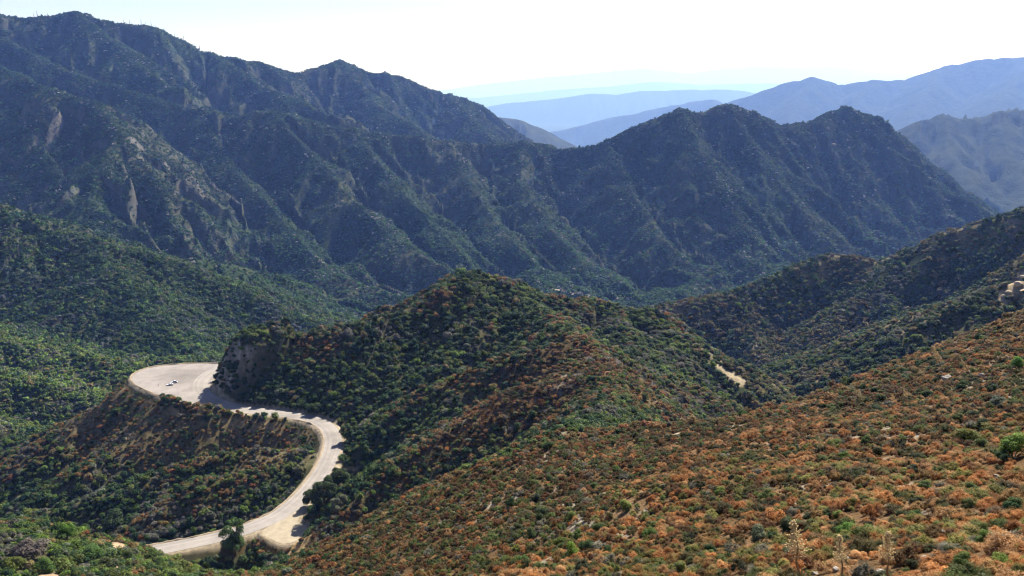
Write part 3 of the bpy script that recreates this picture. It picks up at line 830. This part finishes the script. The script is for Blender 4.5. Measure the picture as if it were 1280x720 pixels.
def ribbon(name, line, offs, zs, mat):
    """strip along a line: lateral offsets with heights"""
    p = np.array(line); t = np.gradient(p, axis=0); t /= np.linalg.norm(t, axis=1, keepdims=True); nn = np.c_[t[:, 1], -t[:, 0]]
    k = len(offs); co = np.zeros((len(p), k, 3)); ac = np.zeros((len(p), k))
    for j, (o, z) in enumerate(zip(offs, zs)):
        oo = o if np.isscalar(o) else np.array(o); co[:, j, :2] = p + nn * (np.reshape(oo, (-1, 1)) if not np.isscalar(oo) else oo)
        co[:, j, 2] = z if np.isscalar(z) else np.array(z); ac[:, j] = j / (k - 1)
    i = np.arange((len(p) - 1) * (k - 1)); a = (i // (k - 1)) * k + i % (k - 1)
    f = np.stack([a, a + 1, a + k + 1, a + k], -1)
    me = mesh_from(name, co.reshape(-1, 3), 4, f, mat)
    at = me.attributes.new('across', 'FLOAT', 'POINT'); at.data.foreach_set('value', ac.ravel().astype(np.float32))
    return me
PAVE = pave_material('worn_pavement', (.245, .222, .207))
rd = link('road', ribbon('road', ROAD, list(np.linspace(-ROAD_HW, ROAD_HW, 9)), [ROAD_Z + .06 * (1 - abs(q)) for q in np.linspace(-1, 1, 9)], PAVE)); tag(rd, kind='structure')
def polygon(name, poly, z, mat):
    from mathutils.geometry import tessellate_polygon
    vs_ = [Vector((q[0], q[1], 0)) for q in poly]
    tr = tessellate_polygon([vs_])
    bm = bmesh.new(); bv = [bm.verts.new((v.x, v.y, z)) for v in vs_]
    for t in tr:
        try: bm.faces.new([bv[k] for k in t])
        except ValueError: pass
    bmesh.ops.recalc_face_normals(bm, faces=bm.faces[:])
    return link(name, bm_mesh(name, bm, mat))
lot = polygon('turnout_pavement', LOT, ROAD_Z - .03, pave_material('turnout_pavement', (.245, .220, .208), ring=(*on_road(296, 481), ROAD_Z))); tag(lot, kind='structure')
DIRT = principled('pale_dirt', (.29, .25, .19), 1.0, var=.35, scale=.35, spec=0)
pull = polygon('dirt_shoulder', PULL, ROAD_Z - .06, DIRT); tag(pull, kind='structure')
# low earth berm along the drop side
outer = smooth_line([on_road(*q) for q in [(300,454.2),(283,454),(250,454),(225,455),(196,457.4),(175,462.4),(163,471),(170,481.6),(192,491.4),(222,501),(256,510),(290,515.6)]], 6)
i0 = int(np.argmin(np.hypot(ROAD[:, 0] - on_road(330, 514.5)[0], ROAD[:, 1] - on_road(330, 514.5)[1])))
tt = np.gradient(ROAD, axis=0); tt /= np.linalg.norm(tt, axis=1, keepdims=True); nn = np.c_[tt[:, 1], -tt[:, 0]]
lo = (ROAD + nn * (ROAD_HW + .7))[i0:]
berm_line = np.vstack([outer, lo]); wob = fbm(np.arange(len(berm_line)) * .35, np.zeros(len(berm_line)), 3, 5)
wob2 = fbm(np.arange(len(berm_line)) * .8, np.ones(len(berm_line)) * 7, 3, 8); bz = ROAD_Z + .05 + 1.0 * np.clip(wob - .2, 0, 1)
berm = link('road_berm', ribbon('road_berm', berm_line, [-.9 - 1.1 * (wob2 - .5), -.3 + .9 * (wob2 - .5), .25 + .9 * (wob2 - .5), 1.2 + 2.0 * (wob2 - .4)], [ROAD_Z - .3, bz, bz, ROAD_Z - .9], principled('berm_earth', (.24, .195, .145), 1.0, var=.55, scale=.5, spec=0))); tag(berm, kind='structure')

TRACKS = []
def draped(name, px, width, mat, lift=.4, dmin=15.):
    line = smooth_line([tuple(hit(*q, dmin))[:2] for q in px], 6)
    p = line; t = np.gradient(p, axis=0); t /= np.linalg.norm(t, axis=1, keepdims=True); nn = np.c_[t[:, 1], -t[:, 0]]
    zs = []; TRACKS.extend([(q[0], q[1], width * .6 + 1.5) for q in p])
    offs = np.linspace(-width / 2, width / 2, 4)
    for o in offs:
        q = p + nn * o; zs.append(sample(H, q[:, 0], q[:, 1]) + lift)
    return tag(link(name, ribbon(name, line, list(offs), zs, mat)), kind='structure')
draped('valley_track', [(690,362),(706,364),(722,367),(737,371)], 6, DIRT, 1.2, 1300.)
draped('valley_track', [(738,377),(752,375.5),(768,376.5),(786,378)], 6, DIRT, 1.2, 1300.)

# ------------------------------------------------------------------ shrubs as objects: the ones that show largest
def apparent(d): return d['scl'][:, 0] / np.hypot(d['x'], d['y'])
def in_frame(d):
    y_ = d['y'] * CP - d['z'] * SP; up = d['y'] * SP + d['z'] * CP
    px = 640 + FPX * d['x'] / y_; py = 360 - FPX * up / y_
    return (px > 5) & (px < 1275) & (py > 5) & (py < 716), px, py
def take(d, m): return {k: v[m] for k, v in d.items()}
def as_objects(d, name, label, cat, group, protos, rng, n=300, ok=None):
    f, px, py = in_frame(d)
    if ok is not None: f = f & ok
    a = np.where(f, apparent(d), 0); order = np.argsort(-a)[:n]
    first = None
    for k in order:
        o = link(name, protos[int(d['var'][k]) % len(protos)])
        o.location = (d['x'][k], d['y'][k], d['z'][k]); o.scale = tuple(float(q) for q in d['scl'][k])
        o.rotation_euler = (rng.normal() * .1, rng.normal() * .1, rng.random() * 6.28)
        o['tint'] = [float(q) for q in d['tint'][k]]; tag(o, label, cat, group)
    m = np.ones(len(a), bool); m[order] = False
    return take(d, m)

# hand placed green bushes: photo pixel of the middle of the foot, half width in pixels, colour
GB = {'bright green': (.12,.19,.030), 'dark green': (.042,.068,.022), 'yellow green': (.17,.19,.04), 'olive green': (.10,.112,.034), 'grey green': (.115,.13,.09), 'green': (.075,.125,.028)}
k_ = {'b': 'bright green', 'd': 'dark green', 'y': 'yellow green', 'o': 'olive green', 'r': 'grey green', 'g': 'green'}
BUSH = [(672,630,9,'d'),(678,652,13,'d'),(664,674,9,'d'),(709,630,8,'g'),(722,674,9,'g'),(701,683,9,'g'),(713,697,12,'b'),(735,691,12,'d'),(729,716,12,'d'),(750,665,9,'o'),(780,639,10,'y'),(814,674,11,'g'),(901,620,8,'b'),(887,692,8,'d'),(860,697,8,'d'),(814,717,11,'g'),(851,717,10,'y'),(900,708,10,'o'),(949,678,13,'r'),(946,703,9,'y'),(744,613,7,'g'),(686,562,8,'d'),(716,652,8,'y'),(646,690,8,'y'),(646,666,8,'d'),
 (1210,556,14,'b'),(1267,572,17,'b'),(1231,535,9,'d'),(1198,529,8,'g'),(1214,524,8,'d'),(1273,462,9,'b'),(1144,540,7,'d'),(1100,506,9,'d'),(1097,519,9,'d'),(1082,556,7,'g'),(1069,534,7,'d'),(1018,556,6,'d'),(1260,527,7,'d'),(1202,490,8,'d'),(1275,485,8,'d'),(1269,497,7,'g'),(1246,510,10,'r'),(1240,493,7,'d'),(1228,559,8,'o'),
 (1050,652,9,'b'),(1060,672,13,'b'),(1085,674,10,'y'),(1146,650,10,'g'),(1230,682,12,'g'),(1140,711,8,'d'),(1202,711,12,'g'),(1247,712,14,'y'),(1270,643,13,'d'),(1099,689,10,'o'),(981,671,14,'d'),(968,676,9,'d'),(1034,648,8,'d'),(1010,652,8,'d'),(1065,637,9,'o'),(1081,629,8,'d'),(1012,688,8,'y'),(1120,688,8,'o'),(1112,674,8,'y'),(1274,690,11,'y'),(966,717,8,'d'),
 (1056,576,8,'g'),(1096,571,8,'d'),(1143,591,9,'d'),(1158,615,9,'g'),(1191,591,9,'y'),(1214,619,9,'d'),(1256,577,11,'d'),(1084,584,8,'d'),
 (770,590,6,'g'),(640,634,8,'d'),(655,706,9,'g'),(685,601,6,'g'),(760,693,8,'d'),(925,560,5,'d'),(985,534,6,'d'),(1128,470,7,'d'),(1160,498,7,'d'),
 (145,664,15,'d'),(38,697,19,'r'),(82,672,12,'g'),(115,701,13,'g'),(160,704,9,'d'),(20,712,12,'o'),(60,715,12,'g'),(135,714,12,'g'),(200,712,9,'g'),(105,668,9,'d')]
BUSHES = [bush_mesh('bush_mesh', 700 + k, LEAF, clumps=[11, 14, 9, 12][k], leaves=3200, leaf=.05, tall=[1.5, 1.35, 1.75, 1.45][k], clump_r=.38, core=True) for k in range(4)]
BARK = principled('bark', (.10, .075, .05), .95, var=.3, scale=8)
def stem_mesh(seed):
    r = random.Random(seed); bm = bmesh.new()
    for k in range(5):
        a = r.random() * 6.28; q = .45 + .3 * r.random()
        tube(bm, [(0, 0, -.3), (math.cos(a) * q * .4, math.sin(a) * q * .4, .25), (math.cos(a) * q, math.sin(a) * q, .7)], [.05, .035, .012], 5)
    return bm_mesh('stem_mesh', bm, BARK)
STEMS = [stem_mesh(k) for k in range(3)]
ORD = ['leftmost', 'second from left', 'third from left', 'fourth from left', 'fifth from left', 'sixth from left', 'seventh from left', 'eighth from left', 'ninth from left', 'tenth from left']
def zone(px, py):
    if px < 330: return 'on the lower left spur'
    if px < 800: return 'on the lower middle slope'
    if py < 600: return 'on the slope at the right edge' if px > 1180 else 'high on the right slope'
    return 'in the lower right corner' if px > 1130 else 'near the tall flower stalks' if px > 940 else 'on the slope right of centre'
groups = {}
for i, b in enumerate(BUSH):
    sz = 'big' if b[2] >= 12 else 'small' if b[2] <= 8 else 'medium'
    groups.setdefault((sz, b[3], zone(b[0], b[1])), []).append(i)
rng = np.random.default_rng(9)
KEEP = list(TRACKS)
for (sz, c, zn), ids in groups.items():
    ids.sort(key=lambda i: BUSH[i][0])
    for j, i in enumerate(ids):
        px, py, hw, _ = BUSH[i]
        h = hit(px, py); d = h.length; r_ = hw * d / FPX
        t = empty('green_bush', (h.x, h.y, h.z - .05 * r_), (rng.normal() * .08, rng.normal() * .08, rng.random() * 6.28), r_)
        fo = link('foliage', BUSHES[i % 4], t); fo['tint'] = [float(q * (1 + .12 * rng.normal())) for q in GB[k_[c]]]
        link('stem', STEMS[i % 3], t)
        lab = '%s %s bush %s' % (sz, k_[c], zn) if len(ids) == 1 else '%s %s bush %s, %s' % (sz, k_[c], zn, ORD[j])
        tag(t, lab, 'bush', 'green bushes standing out of the slopes')
        KEEP.append((h.x, h.y, r_ * .8))

def clear_of(d, keep):
    m = np.ones(len(d['x']), bool)
    for (a, b, r) in keep: m &= np.hypot(d['x'] - a, d['y'] - b) > r
    return m

# ------------------------------------------------------------------ flower stalks (dry yuccas)
STALK = principled('dry_stalk', (.30, .19, .10), .9, var=.3, scale=5)
PODS = principled('dry_flowers', (.62, .47, .24), .9, var=.35, scale=9)
SPIKY = principled('spiky_leaves', (.20, .22, .11), .7, var=.3, scale=4)
def yucca_parts(seed, full=True, bare=False):
    r = random.Random(seed)
    bm = bmesh.new(); pts = [(0.02 * math.sin(k * 1.1 + seed), .02 * math.cos(k * .9), k * .1 - .05) for k in range(11)]
    tube(bm, pts, [.022 - .0018 * k for k in range(11)], 6); 
    if bare:
        for k in range(9):
            z = .5 + .05 * k; a = k * 2.4; q = .05 * (1.2 - z)
            tube(bm, [(0, 0, z), (math.cos(a) * q * 2, math.sin(a) * q * 2, z + .02)], [.006, .003], 4)
    stalk = bm_mesh('stalk_mesh', bm, STALK)
    bm = bmesh.new()
    nb = 80 if full else 60
    for k in range(nb):
        f = (.42 if full else .5) + .57 * (k / nb); a = k * 2.4 + r.random()
        L_ = (.15 * r.uniform(.55, 1.25) * (1.0 - .8 * ((f - .42) / .58) ** 1.4) * (.75 + .5 * r.random()))
        base = Vector((0, 0, f)); tip = base + Vector((math.cos(a) * L_, math.sin(a) * L_, L_ * (.25 + .35 * r.random())))
        tube(bm, [base, (base + tip) / 2 + Vector((0, 0, -.006)), tip], [.004, .003, .002], 3, cap=False)
        for q in range(5):
            c = base.lerp(tip, .3 + .7 * r.random()) + Vector((r.gauss(0, .008), r.gauss(0, .008), r.gauss(0, .008)))
            m_ = Matrix.Translation(c) @ Euler((r.random() * 3, r.random() * 3, 0)).to_matrix().to_4x4() @ Matrix.Diagonal((.009, .009, .015, 1))
            bmesh.ops.create_icosphere(bm, subdivisions=1, radius=1, matrix=m_)
    pan = bm_mesh('flowers_mesh', bm, PODS)
    bm = bmesh.new()
    for k in range(46):
        a = r.random() * 6.28; e = r.uniform(.1, 1.35); L_ = r.uniform(.16, .24)
        d = Vector((math.cos(a) * math.cos(e), math.sin(a) * math.cos(e), math.sin(e))); s = d.cross(Vector((0, 0, 1))).normalized() * .010
        v = [bm.verts.new(q) for q in (-s, s, d * L_ * .5 + s * .8, d * L_, d * L_ * .5 - s * .8)]
        bm.faces.new(v)
    return stalk, pan, bm_mesh('rosette_mesh', bm, SPIKY)
YP = [yucca_parts(1), yucca_parts(2), yucca_parts(3, False), yucca_parts(4, True, True)]
YUCCA = [  # foot pixel, top pixel, kind, label
 ((1001,726),(991,652),0,'tall cream flower stalk with wide open branches, leftmost of the three in front'),
 ((1053,728),(1049,670),1,'middle one of the three cream flower stalks at the bottom edge'),
 ((1111,724),(1109,665),1,'bushy yellow flower stalk, rightmost of the three at the bottom edge'),
 ((1122,668),(1118,637),3,'thin dark bare stalk standing beside a white rock'),
 ((1040,688),(1016,657),3,'thin bare stalk leaning left behind the cream flower stalks'),
 ((1016,649),(1015,629),2,'short yellow flower stalk among green bushes above the tall cream stalks'),
 ((1179,463),(1166,435),2,'fuzzy tan stalk leaning left near the top of the rust slope'),
 ((1215,472),(1203,452),2,'short tan stalk leaning left, right of the fuzzy leaning one'),
 ((1136,507),(1130,487),2,'yellowish stalk on the rust slope below the fuzzy leaning one'),
 ((1027,572),(1024,548),2,'pale upright stalk alone in the middle of the rust slope'),
 ((950,645),(939,612),3,'long thin stalk leaning left beside a grey green bush'),
 ((906,590),(905,570),3,'short pale stick on the dark part of the rust slope'),
 ((839,526),(822,511),3,'leaning pale stick at the crest of the rust slope'),
 ((873,600),(871,583),3,'small upright dry stick left of a bright green bush'),
 ((1012,520),(1010,503),3,'slim dry stick high on the rust slope left of dark bushes'),
 ((1077,505),(1074,488),2,'small tan stalk high on the rust slope beside dark bushes'),
]
for i, (f, t_, k, lab) in enumerate(YUCCA):
    h = hit(min(f[0], 1279), min(f[1], 719)) if f[1] < 720 else None
    if h is None:
        a, b = ray(*f); g = hit(f[0], 719); D = g.y * .97; h = Vector((a * D, D, ground(a * D, D)))
    a, b = ray(*t_); fx, fb = ray(*f)
    hgt = max((b - h.z / h.y) * h.y, .6) * 1.02; lean = (a * h.y - h.x) / hgt
    y_ = empty('yucca_stalk', h, (0, math.atan(lean), 0), hgt / math.cos(math.atan(lean)))
    rz = random.Random(i).random() * 6
    for nm, me in zip(('stalk', 'flower_head', 'leaf_rosette'), YP[k]):
        if k == 3 and nm == 'flower_head': continue
        q = link(nm, me, y_); q.rotation_euler = (0, 0, rz)
    tag(y_, lab, 'flower stalk', 'dry flower stalks on the rust slope')

# ------------------------------------------------------------------ rocks
def rock_mesh(seed, mat, sub=3):
    bm = bmesh.new(); bmesh.ops.create_icosphere(bm, subdivisions=sub, radius=1)
    r = random.Random(seed); o = [r.uniform(-50, 50) for _ in range(3)]
    from mathutils import noise
    planes = [(Vector((r.gauss(0, 1), r.gauss(0, 1), r.gauss(0, .8))).normalized(), r.uniform(.5, .75)) for _ in range(13)]
    for v in bm.verts:
        p = v.co.copy()
        for n_, d_ in planes:
            e = p.dot(n_) - d_
            if e > 0: p -= n_ * e * .9
        p *= 1 + .30 * noise.noise(p * 1.8 + Vector(o)) + .13 * noise.noise(p * 4 + Vector(o))
        v.co = Vector((p.x * 1.15, p.y, p.z * .72))
    return bm_mesh('rock_mesh', bm, mat)
ROCKM = principled('pale_rock', (.31, .28, .25), .95, var=.5, scale=2.6, spec=.1)
ROCKS = [rock_mesh(k, ROCKM) for k in range(5)]
RK = [(1122,670,6),(1180,641,8),(1199,645,4),(1104,718,7),(1228,472,5),(1183,474,6),(1160,705,5),(1258,633,5),(1046,714,6),(1062,719,6),(1166,662,4),(1182,667,5),(1098,716,4),(1155,697,4),(1210,632,4),(1019,718,4),(1263,610,5),(1238,648,4),(1110,655,3),(1093,650,3),(1190,655,4),(1125,472,4),(1098,467,3),(980,668,3),(1060,700,4),(1216,700,4),(1172,705,3),(1133,585,3),(1246,597,4),(1205,590,3),(1262,500,4)]
zr = {}
for i, q in enumerate(RK):
    z_ = 'by the white flower stalks' if q[0] < 1140 and q[1] > 690 else 'low on the rust slope at right' if q[1] > 625 else 'high on the rust slope at right'
    zr.setdefault((z_, 'larger' if q[2] >= 5 else 'little'), []).append(i)
rng = np.random.default_rng(19)
for (z_, sz), ids in zr.items():
    ids.sort(key=lambda i: RK[i][0])
    for j, i in enumerate(ids):
        px, py, hw = RK[i]; h = hit(px, min(py, 718)); r_ = hw * h.length / FPX
        o = link('rock', ROCKS[i % 5]); o.location = h + Vector((0, 0, .12 * r_)); o.scale = (r_,) * 3; o.rotation_euler = (rng.normal() * .3, rng.normal() * .3, rng.random() * 6)
        od = ORD[j] if j < 10 else '%d from the left' % (j + 1) if False else ['eleventh from left', 'twelfth from left', 'thirteenth from left'][j - 10]
        tag(o, 'white rock beside the thin dark bare stalk' if i == 0 else '%s pale rock %s, %s of them' % (sz, z_, od), 'rock', 'pale rocks on the rust slope')
        KEEP.append((h.x, h.y, r_ * 1.0))
BEIGE = principled('beige_rock', (.46, .36, .25), .95, var=.35, scale=1.2, spec=.1)
BR = [rock_mesh(40 + k, BEIGE) for k in range(3)]
for i, (px, py, hw, lab) in enumerate([(1272,358,6,'beige rock outcrop at the right edge, biggest of the group'),(1261,367,4,'beige boulder left of the biggest outcrop at the right edge'),(1278,366,4,'beige boulder below the biggest outcrop at the right edge'),(1254,372,3,'small beige boulder lowest on the right ridge'),(1279,349,4,'beige boulder topmost at the right edge'),(1042,182,3,'tiny pale rock outcrop on the dark pointed mountain')]):
    h = hit(min(px, 1279), py); r_ = hw * h.length / FPX
    o = link('rock_outcrop', BR[i % 3]); o.location = h + Vector((0, 0, .25 * r_));  o.scale = (r_, r_, r_ * .85); o.rotation_euler = (0, 0, i * 1.3); tag(o, lab, 'rock')

# ------------------------------------------------------------------ trees beside the road
def tree(name, foot, height, width, tint, label, seed, group=None):
    rng_ = np.random.default_rng(seed); r = random.Random(seed)
    t = empty(name, foot, (0, 0, r.random() * 6))
    tw = height
    bm = bmesh.new()
    top = (.1 * r.uniform(-1, 1) * width, .1 * width, tw * .55)
    tube(bm, [(0, 0, -.8), (.05 * width, 0, tw * .2), top], [tw * .045, tw * .035, tw * .02], 8)
    cs = []
    for k in range(26):
        a = k * 2.4 + r.random(); q = width * (.15 + .35 * r.random()); z = tw * (.22 + .66 * r.random()); q *= 1.15 - .5 * abs(z / tw - .5)
        c = (math.cos(a) * q, math.sin(a) * q, z); cs.append(c)
        if k < 9: tube(bm, [(top[0] * .6, top[1] * .6, tw * .33), (c[0] * .5, c[1] * .5, z * .82), c], [tw * .02, tw * .012, tw * .005], 5)
    link('trunk', bm_mesh('trunk_mesh', bm, BARK, True), t)
    cs = np.array(cs); rs = np.array([width * (.15 + .09 * r.random()) for _ in cs])
    co, idx, lv = leaf_cloud(rng_, cs, rs, 9000, .018 * width + .11, aspect=.6)
    c = link('crown', mesh_from('crown_mesh', co, 4, idx, LEAF, lv), t); c['tint'] = list(tint)
    tag(t, label, 'tree', group)
    KEEP.append((foot[0], foot[1], width * .35)); return t
TREES = [(294,694,42,25,(.05,.09,.022),'bright topped tree standing at the near edge of the road'),
 (406,630,27,26,(.036,.055,.018),'wide dark oak crowding the inside of the road bend'),
 (423,606,19,21,(.042,.062,.02),'dark round tree above the wide oak on the road bend'),
 (392,634,20,20,(.04,.06,.02),'low dark tree at the left foot of the wide oak by the road'),
 (424,640,18,17,(.12,.13,.08),'pale grey green tree right of the wide oak by the road'),
 (393,516,10,16,(.04,.065,.02),'small dark tree shading the road where it straightens'),
 (436,549,16,18,(.045,.075,.022),'green tree beside the road at the outer bend'),
 (326,506,9,11,(.04,.06,.02),'low dark tree on the road edge below the cliff'),
 (376,596,14,13,(.16,.16,.075),'pale yellow green tree on the drop side of the road')]
for i, (px, py, hp, wp, tint, lab) in enumerate(TREES):
    h = hit(px, py); m = h.length / FPX
    tree('oak_tree', h, hp * m * 1.05, wp * m, tint, lab, 40 + i)
# dead trees on the skyline of the big mountain
DEADM = principled('dead_wood', (.12, .105, .10), .9)
def dead_mesh(seed):
    r = random.Random(seed); bm = bmesh.new()
    tube(bm, [(0, 0, -.15), (.02, 0, .5), (.0, .02, 1)], [.035, .024, .006], 6)
    for k in range(14):
        z = .25 + .7 * r.random(); a = r.random() * 6.28; L_ = .22 * (1.1 - z)
        tube(bm, [(0, 0, z), (math.cos(a) * L_, math.sin(a) * L_, z + L_ * .3)], [.008, .003], 4)
    return bm_mesh('dead_tree_mesh', bm, DEADM)
DM = [dead_mesh(k) for k in range(3)]
DX = [(42,21,6),(47,22,7),(155,31,5),(162,31,5),(177,36,7),(182,38,5),(190,41,6),(195,43,5),(206,46,5),(219,51,5),(230,56,6),(243,63,6),(250,66,8),(257,70,5),(264,73,4),(60,22,4)]
DX.sort()
def crest(px, py):
    """foot on the skyline nearest the given pixel: the farthest visible land in that column"""
    a, _ = ray(px, py); D = np.exp(np.linspace(math.log(2200), math.log(4600), 1500)); z = sample(H, a * D, D)
    k = int(np.argmax(z / D)); return Vector((a * D[k], D[k], float(z[k])))
WORDS = ['first', 'second', 'third', 'fourth', 'fifth', 'sixth', 'seventh', 'eighth', 'ninth', 'tenth', 'eleventh', 'twelfth', 'thirteenth', 'fourteenth', 'fifteenth', 'sixteenth']
for i, (px, py, hp) in enumerate(DX):
    h = crest(px, py); s = hp * h.length / FPX * 1.15
    o = link('dead_tree', DM[i % 3]); o.location = h - Vector((0, 0, 1)); o.scale = (s * 1.2, s * 1.2, s); o.rotation_euler = (0, random.Random(i).uniform(-.12, .12), i)
    tag(o, 'bare dead tree on the left mountain skyline, %s counting from the left' % WORDS[i], 'dead tree', 'dead trees on the skyline')

# ------------------------------------------------------------------ the two parked cars
WHITE = principled('white_paint', (.80, .81, .84), .25, spec=.5); SILVER = principled('pale_blue_paint', (.62, .67, .78), .25, spec=.5)
GLASS = principled('dark_glass', (.02, .025, .035), .06, spec=.6); TYRE = principled('tyre_rubber', (.02, .02, .02), .9)
RIM = principled('wheel_rim', (.5, .5, .52), .35, metal=.8); LAMP = principled('lamp_lens', (.75, .75, .72), .1, spec=.6); RED = principled('tail_lens', (.35, .02, .02), .2)
def prism(profile, w0, w1=None, bev=.06):
    """side profile (x, z) swept across the car's width; w1 narrows the top"""
    zmax = max(p[1] for p in profile); zmin = min(p[1] for p in profile); w1 = w1 or w0
    bm = bmesh.new(); sides = []
    for s in (-1, 1):
        sides.append([bm.verts.new((x, s * (w0 + (w1 - w0) * (z - zmin) / (zmax - zmin)), z)) for x, z in profile])
    n = len(profile)
    bm.faces.new(sides[0]); bm.faces.new(sides[1][::-1])
    for k in range(n): bm.faces.new((sides[0][k], sides[1][k], sides[1][(k + 1) % n], sides[0][(k + 1) % n]))
    bmesh.ops.recalc_face_normals(bm, faces=bm.faces[:])
    if bev: bmesh.ops.bevel(bm, geom=bm.edges[:], offset=bev, segments=2, affect='EDGES', profile=.6)
    return bm
def box(bm, c, s): bmesh.ops.create_cube(bm, size=1, matrix=Matrix.Translation(c) @ Matrix.Diagonal((*s, 1)))
def make_car(paint, tall=1.0):
    t = empty('parked_car', (0, 0, 0))
    link('body', bm_mesh('car_body', prism([(-2.2,.35),(2.2,.35),(2.25,.62),(2.05,.80),(1.0,.93),(-1.75,.98),(-2.2,.92),(-2.28,.6)], .9, .84, .07), paint, True), t)
    link('cabin', bm_mesh('car_cabin', prism([(-1.72,.95),(1.05,.9),(.25,1.38 * tall),(-1.1,1.42 * tall)], .82, .64, .06), GLASS, True), t)
    link('roof', bm_mesh('car_roof', prism([(-1.12,1.40 * tall),(.22,1.37 * tall),(.12,1.44 * tall),(-1.0,1.47 * tall)], .64, .56, .02), paint, True), t)
    for sx in (-1.38, 1.38):
        for sy in (-1, 1):
            wl = empty('wheel', (sx, sy * .82, .33)); wl.parent = t
            bm = bmesh.new(); bmesh.ops.create_cone(bm, cap_ends=True, segments=20, radius1=.33, radius2=.33, depth=.22, matrix=Matrix.Rotation(math.pi / 2, 4, 'X')); link('tyre', bm_mesh('tyre_mesh', bm, TYRE), wl)
            bm = bmesh.new(); bmesh.ops.create_cone(bm, cap_ends=True, segments=16, radius1=.21, radius2=.19, depth=.24, matrix=Matrix.Rotation(math.pi / 2, 4, 'X')); link('rim', bm_mesh('rim_mesh', bm, RIM), wl)
    for sy in (-1, 1):
        bm = bmesh.new(); box(bm, (2.17, sy * .62, .68), (.16, .34, .13)); link('headlight', bm_mesh('headlight_mesh', bm, LAMP), t)
        bm = bmesh.new(); box(bm, (-2.21, sy * .66, .78), (.12, .28, .14)); link('tail_light', bm_mesh('tail_light_mesh', bm, RED), t)
        bm = bmesh.new(); box(bm, (.72, sy * .93, .98), (.12, .16, .1)); link('side_mirror', bm_mesh('mirror_mesh', bm, paint), t)
    return t
for px, py, rz, paint, tall, lab in [(212.5,481.5,200,WHITE,1.0,'white car parked on the turnout, the nearer and left one'),(217.8,478.5,200,SILVER,1.12,'pale blue white car parked just behind the white car')]:
    c = make_car(paint, tall); x_, y_ = on_road(px, py); c.location = (x_, y_, ROAD_Z - .03); c.rotation_euler = (0, 0, math.radians(rz)); tag(c, lab, 'car')

# ------------------------------------------------------------------ the person standing beside the cars
def person(loc, rz):
    J = {'pelvis': (0,0,.95), 'waist': (0,0,1.1), 'chest': (0,0,1.32), 'neck': (0,0,1.48), 'head': (0,.01,1.60), 'crown': (0,.0,1.70)}
    v = list(J.values()); e = [(0,1),(1,2),(2,3),(3,4),(4,5)]; rad = [.15,.13,.16,.055,.095,.07]
    for s in (-1, 1):
        b = len(v)
        v += [(s*.19,0,1.42),(s*.25,.02,1.16),(s*.24,.10,.93),(s*.24,.13,.84)]; rad += [.062,.047,.036,.03]; e += [(2,b),(b,b+1),(b+1,b+2),(b+2,b+3)]
        b = len(v)
        v += [(s*.10,0,.88),(s*.11,.02,.5),(s*.12,-.02,.08),(s*.13,.13,.04)]; rad += [.095,.065,.045,.04]; e += [(0,b),(b,b+1),(b+1,b+2),(b+2,b+3)]
    me = bpy.data.meshes.new('person'); me.from_pydata(v, e, [])
    o = bpy.data.objects.new('person', me); COL.objects.link(o)
    sk_ = o.modifiers.new('skin', 'SKIN'); o.modifiers.new('sub', 'SUBSURF').levels = 1
    for i, q in enumerate(me.skin_vertices[0].data): q.radius = (rad[i], rad[i]); q.use_root = i == 0
    dg = bpy.context.evaluated_depsgraph_get(); m2 = bpy.data.meshes.new_from_object(o.evaluated_get(dg))
    o.modifiers.clear(); o.data = m2
    mats = [principled('skin', (.45,.28,.2), .6), principled('dark_shirt', (.06,.055,.06), .9), principled('brown_trousers', (.10,.075,.06), .9), principled('dark_shoes', (.03,.03,.03), .8)]
    m2.materials.clear()
    for q in mats: m2.materials.append(q)
    for p in m2.polygons:
        z = p.center.z; ax = abs(p.center.x)
        p.material_index = 3 if z < .09 else (0 if (z > 1.47 or (ax > .19 and z < 1.2)) else (2 if z < 1.0 else 1)); p.use_smooth = True
    bm = bmesh.new(); bmesh.ops.create_uvsphere(bm, u_segments=12, v_segments=8, radius=.112, matrix=Matrix.Translation((0, -.025, 1.665)) @ Matrix.Diagonal((.92, 1, .92, 1)))
    link('hair', bm_mesh('hair_mesh', bm, principled('dark_hair', (.03,.02,.015), .8), True), o)
    o.location = loc; o.rotation_euler = (0, 0, rz)
    tag(o, 'person in dark clothes standing left of the two parked cars', 'person')
x_, y_ = on_road(198, 483); person((x_, y_, ROAD_Z - .03), 2.2)

# ------------------------------------------------------------------ the remaining cover
rng = np.random.default_rng(30)
def road_clear(d): 
    return sample(RD, d['x'], d['y']) > np.where(d['z'] < ROAD_Z - .2, 2.3 * d['scl'][:, 0] + 2.2, np.minimum(.75 * d['scl'][:, 0], 2.0) + 1.2)
NEARVEG = take(NEARVEG, clear_of(NEARVEG, KEEP) & road_clear(NEARVEG)); RUSTVEG = take(RUSTVEG, clear_of(RUSTVEG, KEEP))
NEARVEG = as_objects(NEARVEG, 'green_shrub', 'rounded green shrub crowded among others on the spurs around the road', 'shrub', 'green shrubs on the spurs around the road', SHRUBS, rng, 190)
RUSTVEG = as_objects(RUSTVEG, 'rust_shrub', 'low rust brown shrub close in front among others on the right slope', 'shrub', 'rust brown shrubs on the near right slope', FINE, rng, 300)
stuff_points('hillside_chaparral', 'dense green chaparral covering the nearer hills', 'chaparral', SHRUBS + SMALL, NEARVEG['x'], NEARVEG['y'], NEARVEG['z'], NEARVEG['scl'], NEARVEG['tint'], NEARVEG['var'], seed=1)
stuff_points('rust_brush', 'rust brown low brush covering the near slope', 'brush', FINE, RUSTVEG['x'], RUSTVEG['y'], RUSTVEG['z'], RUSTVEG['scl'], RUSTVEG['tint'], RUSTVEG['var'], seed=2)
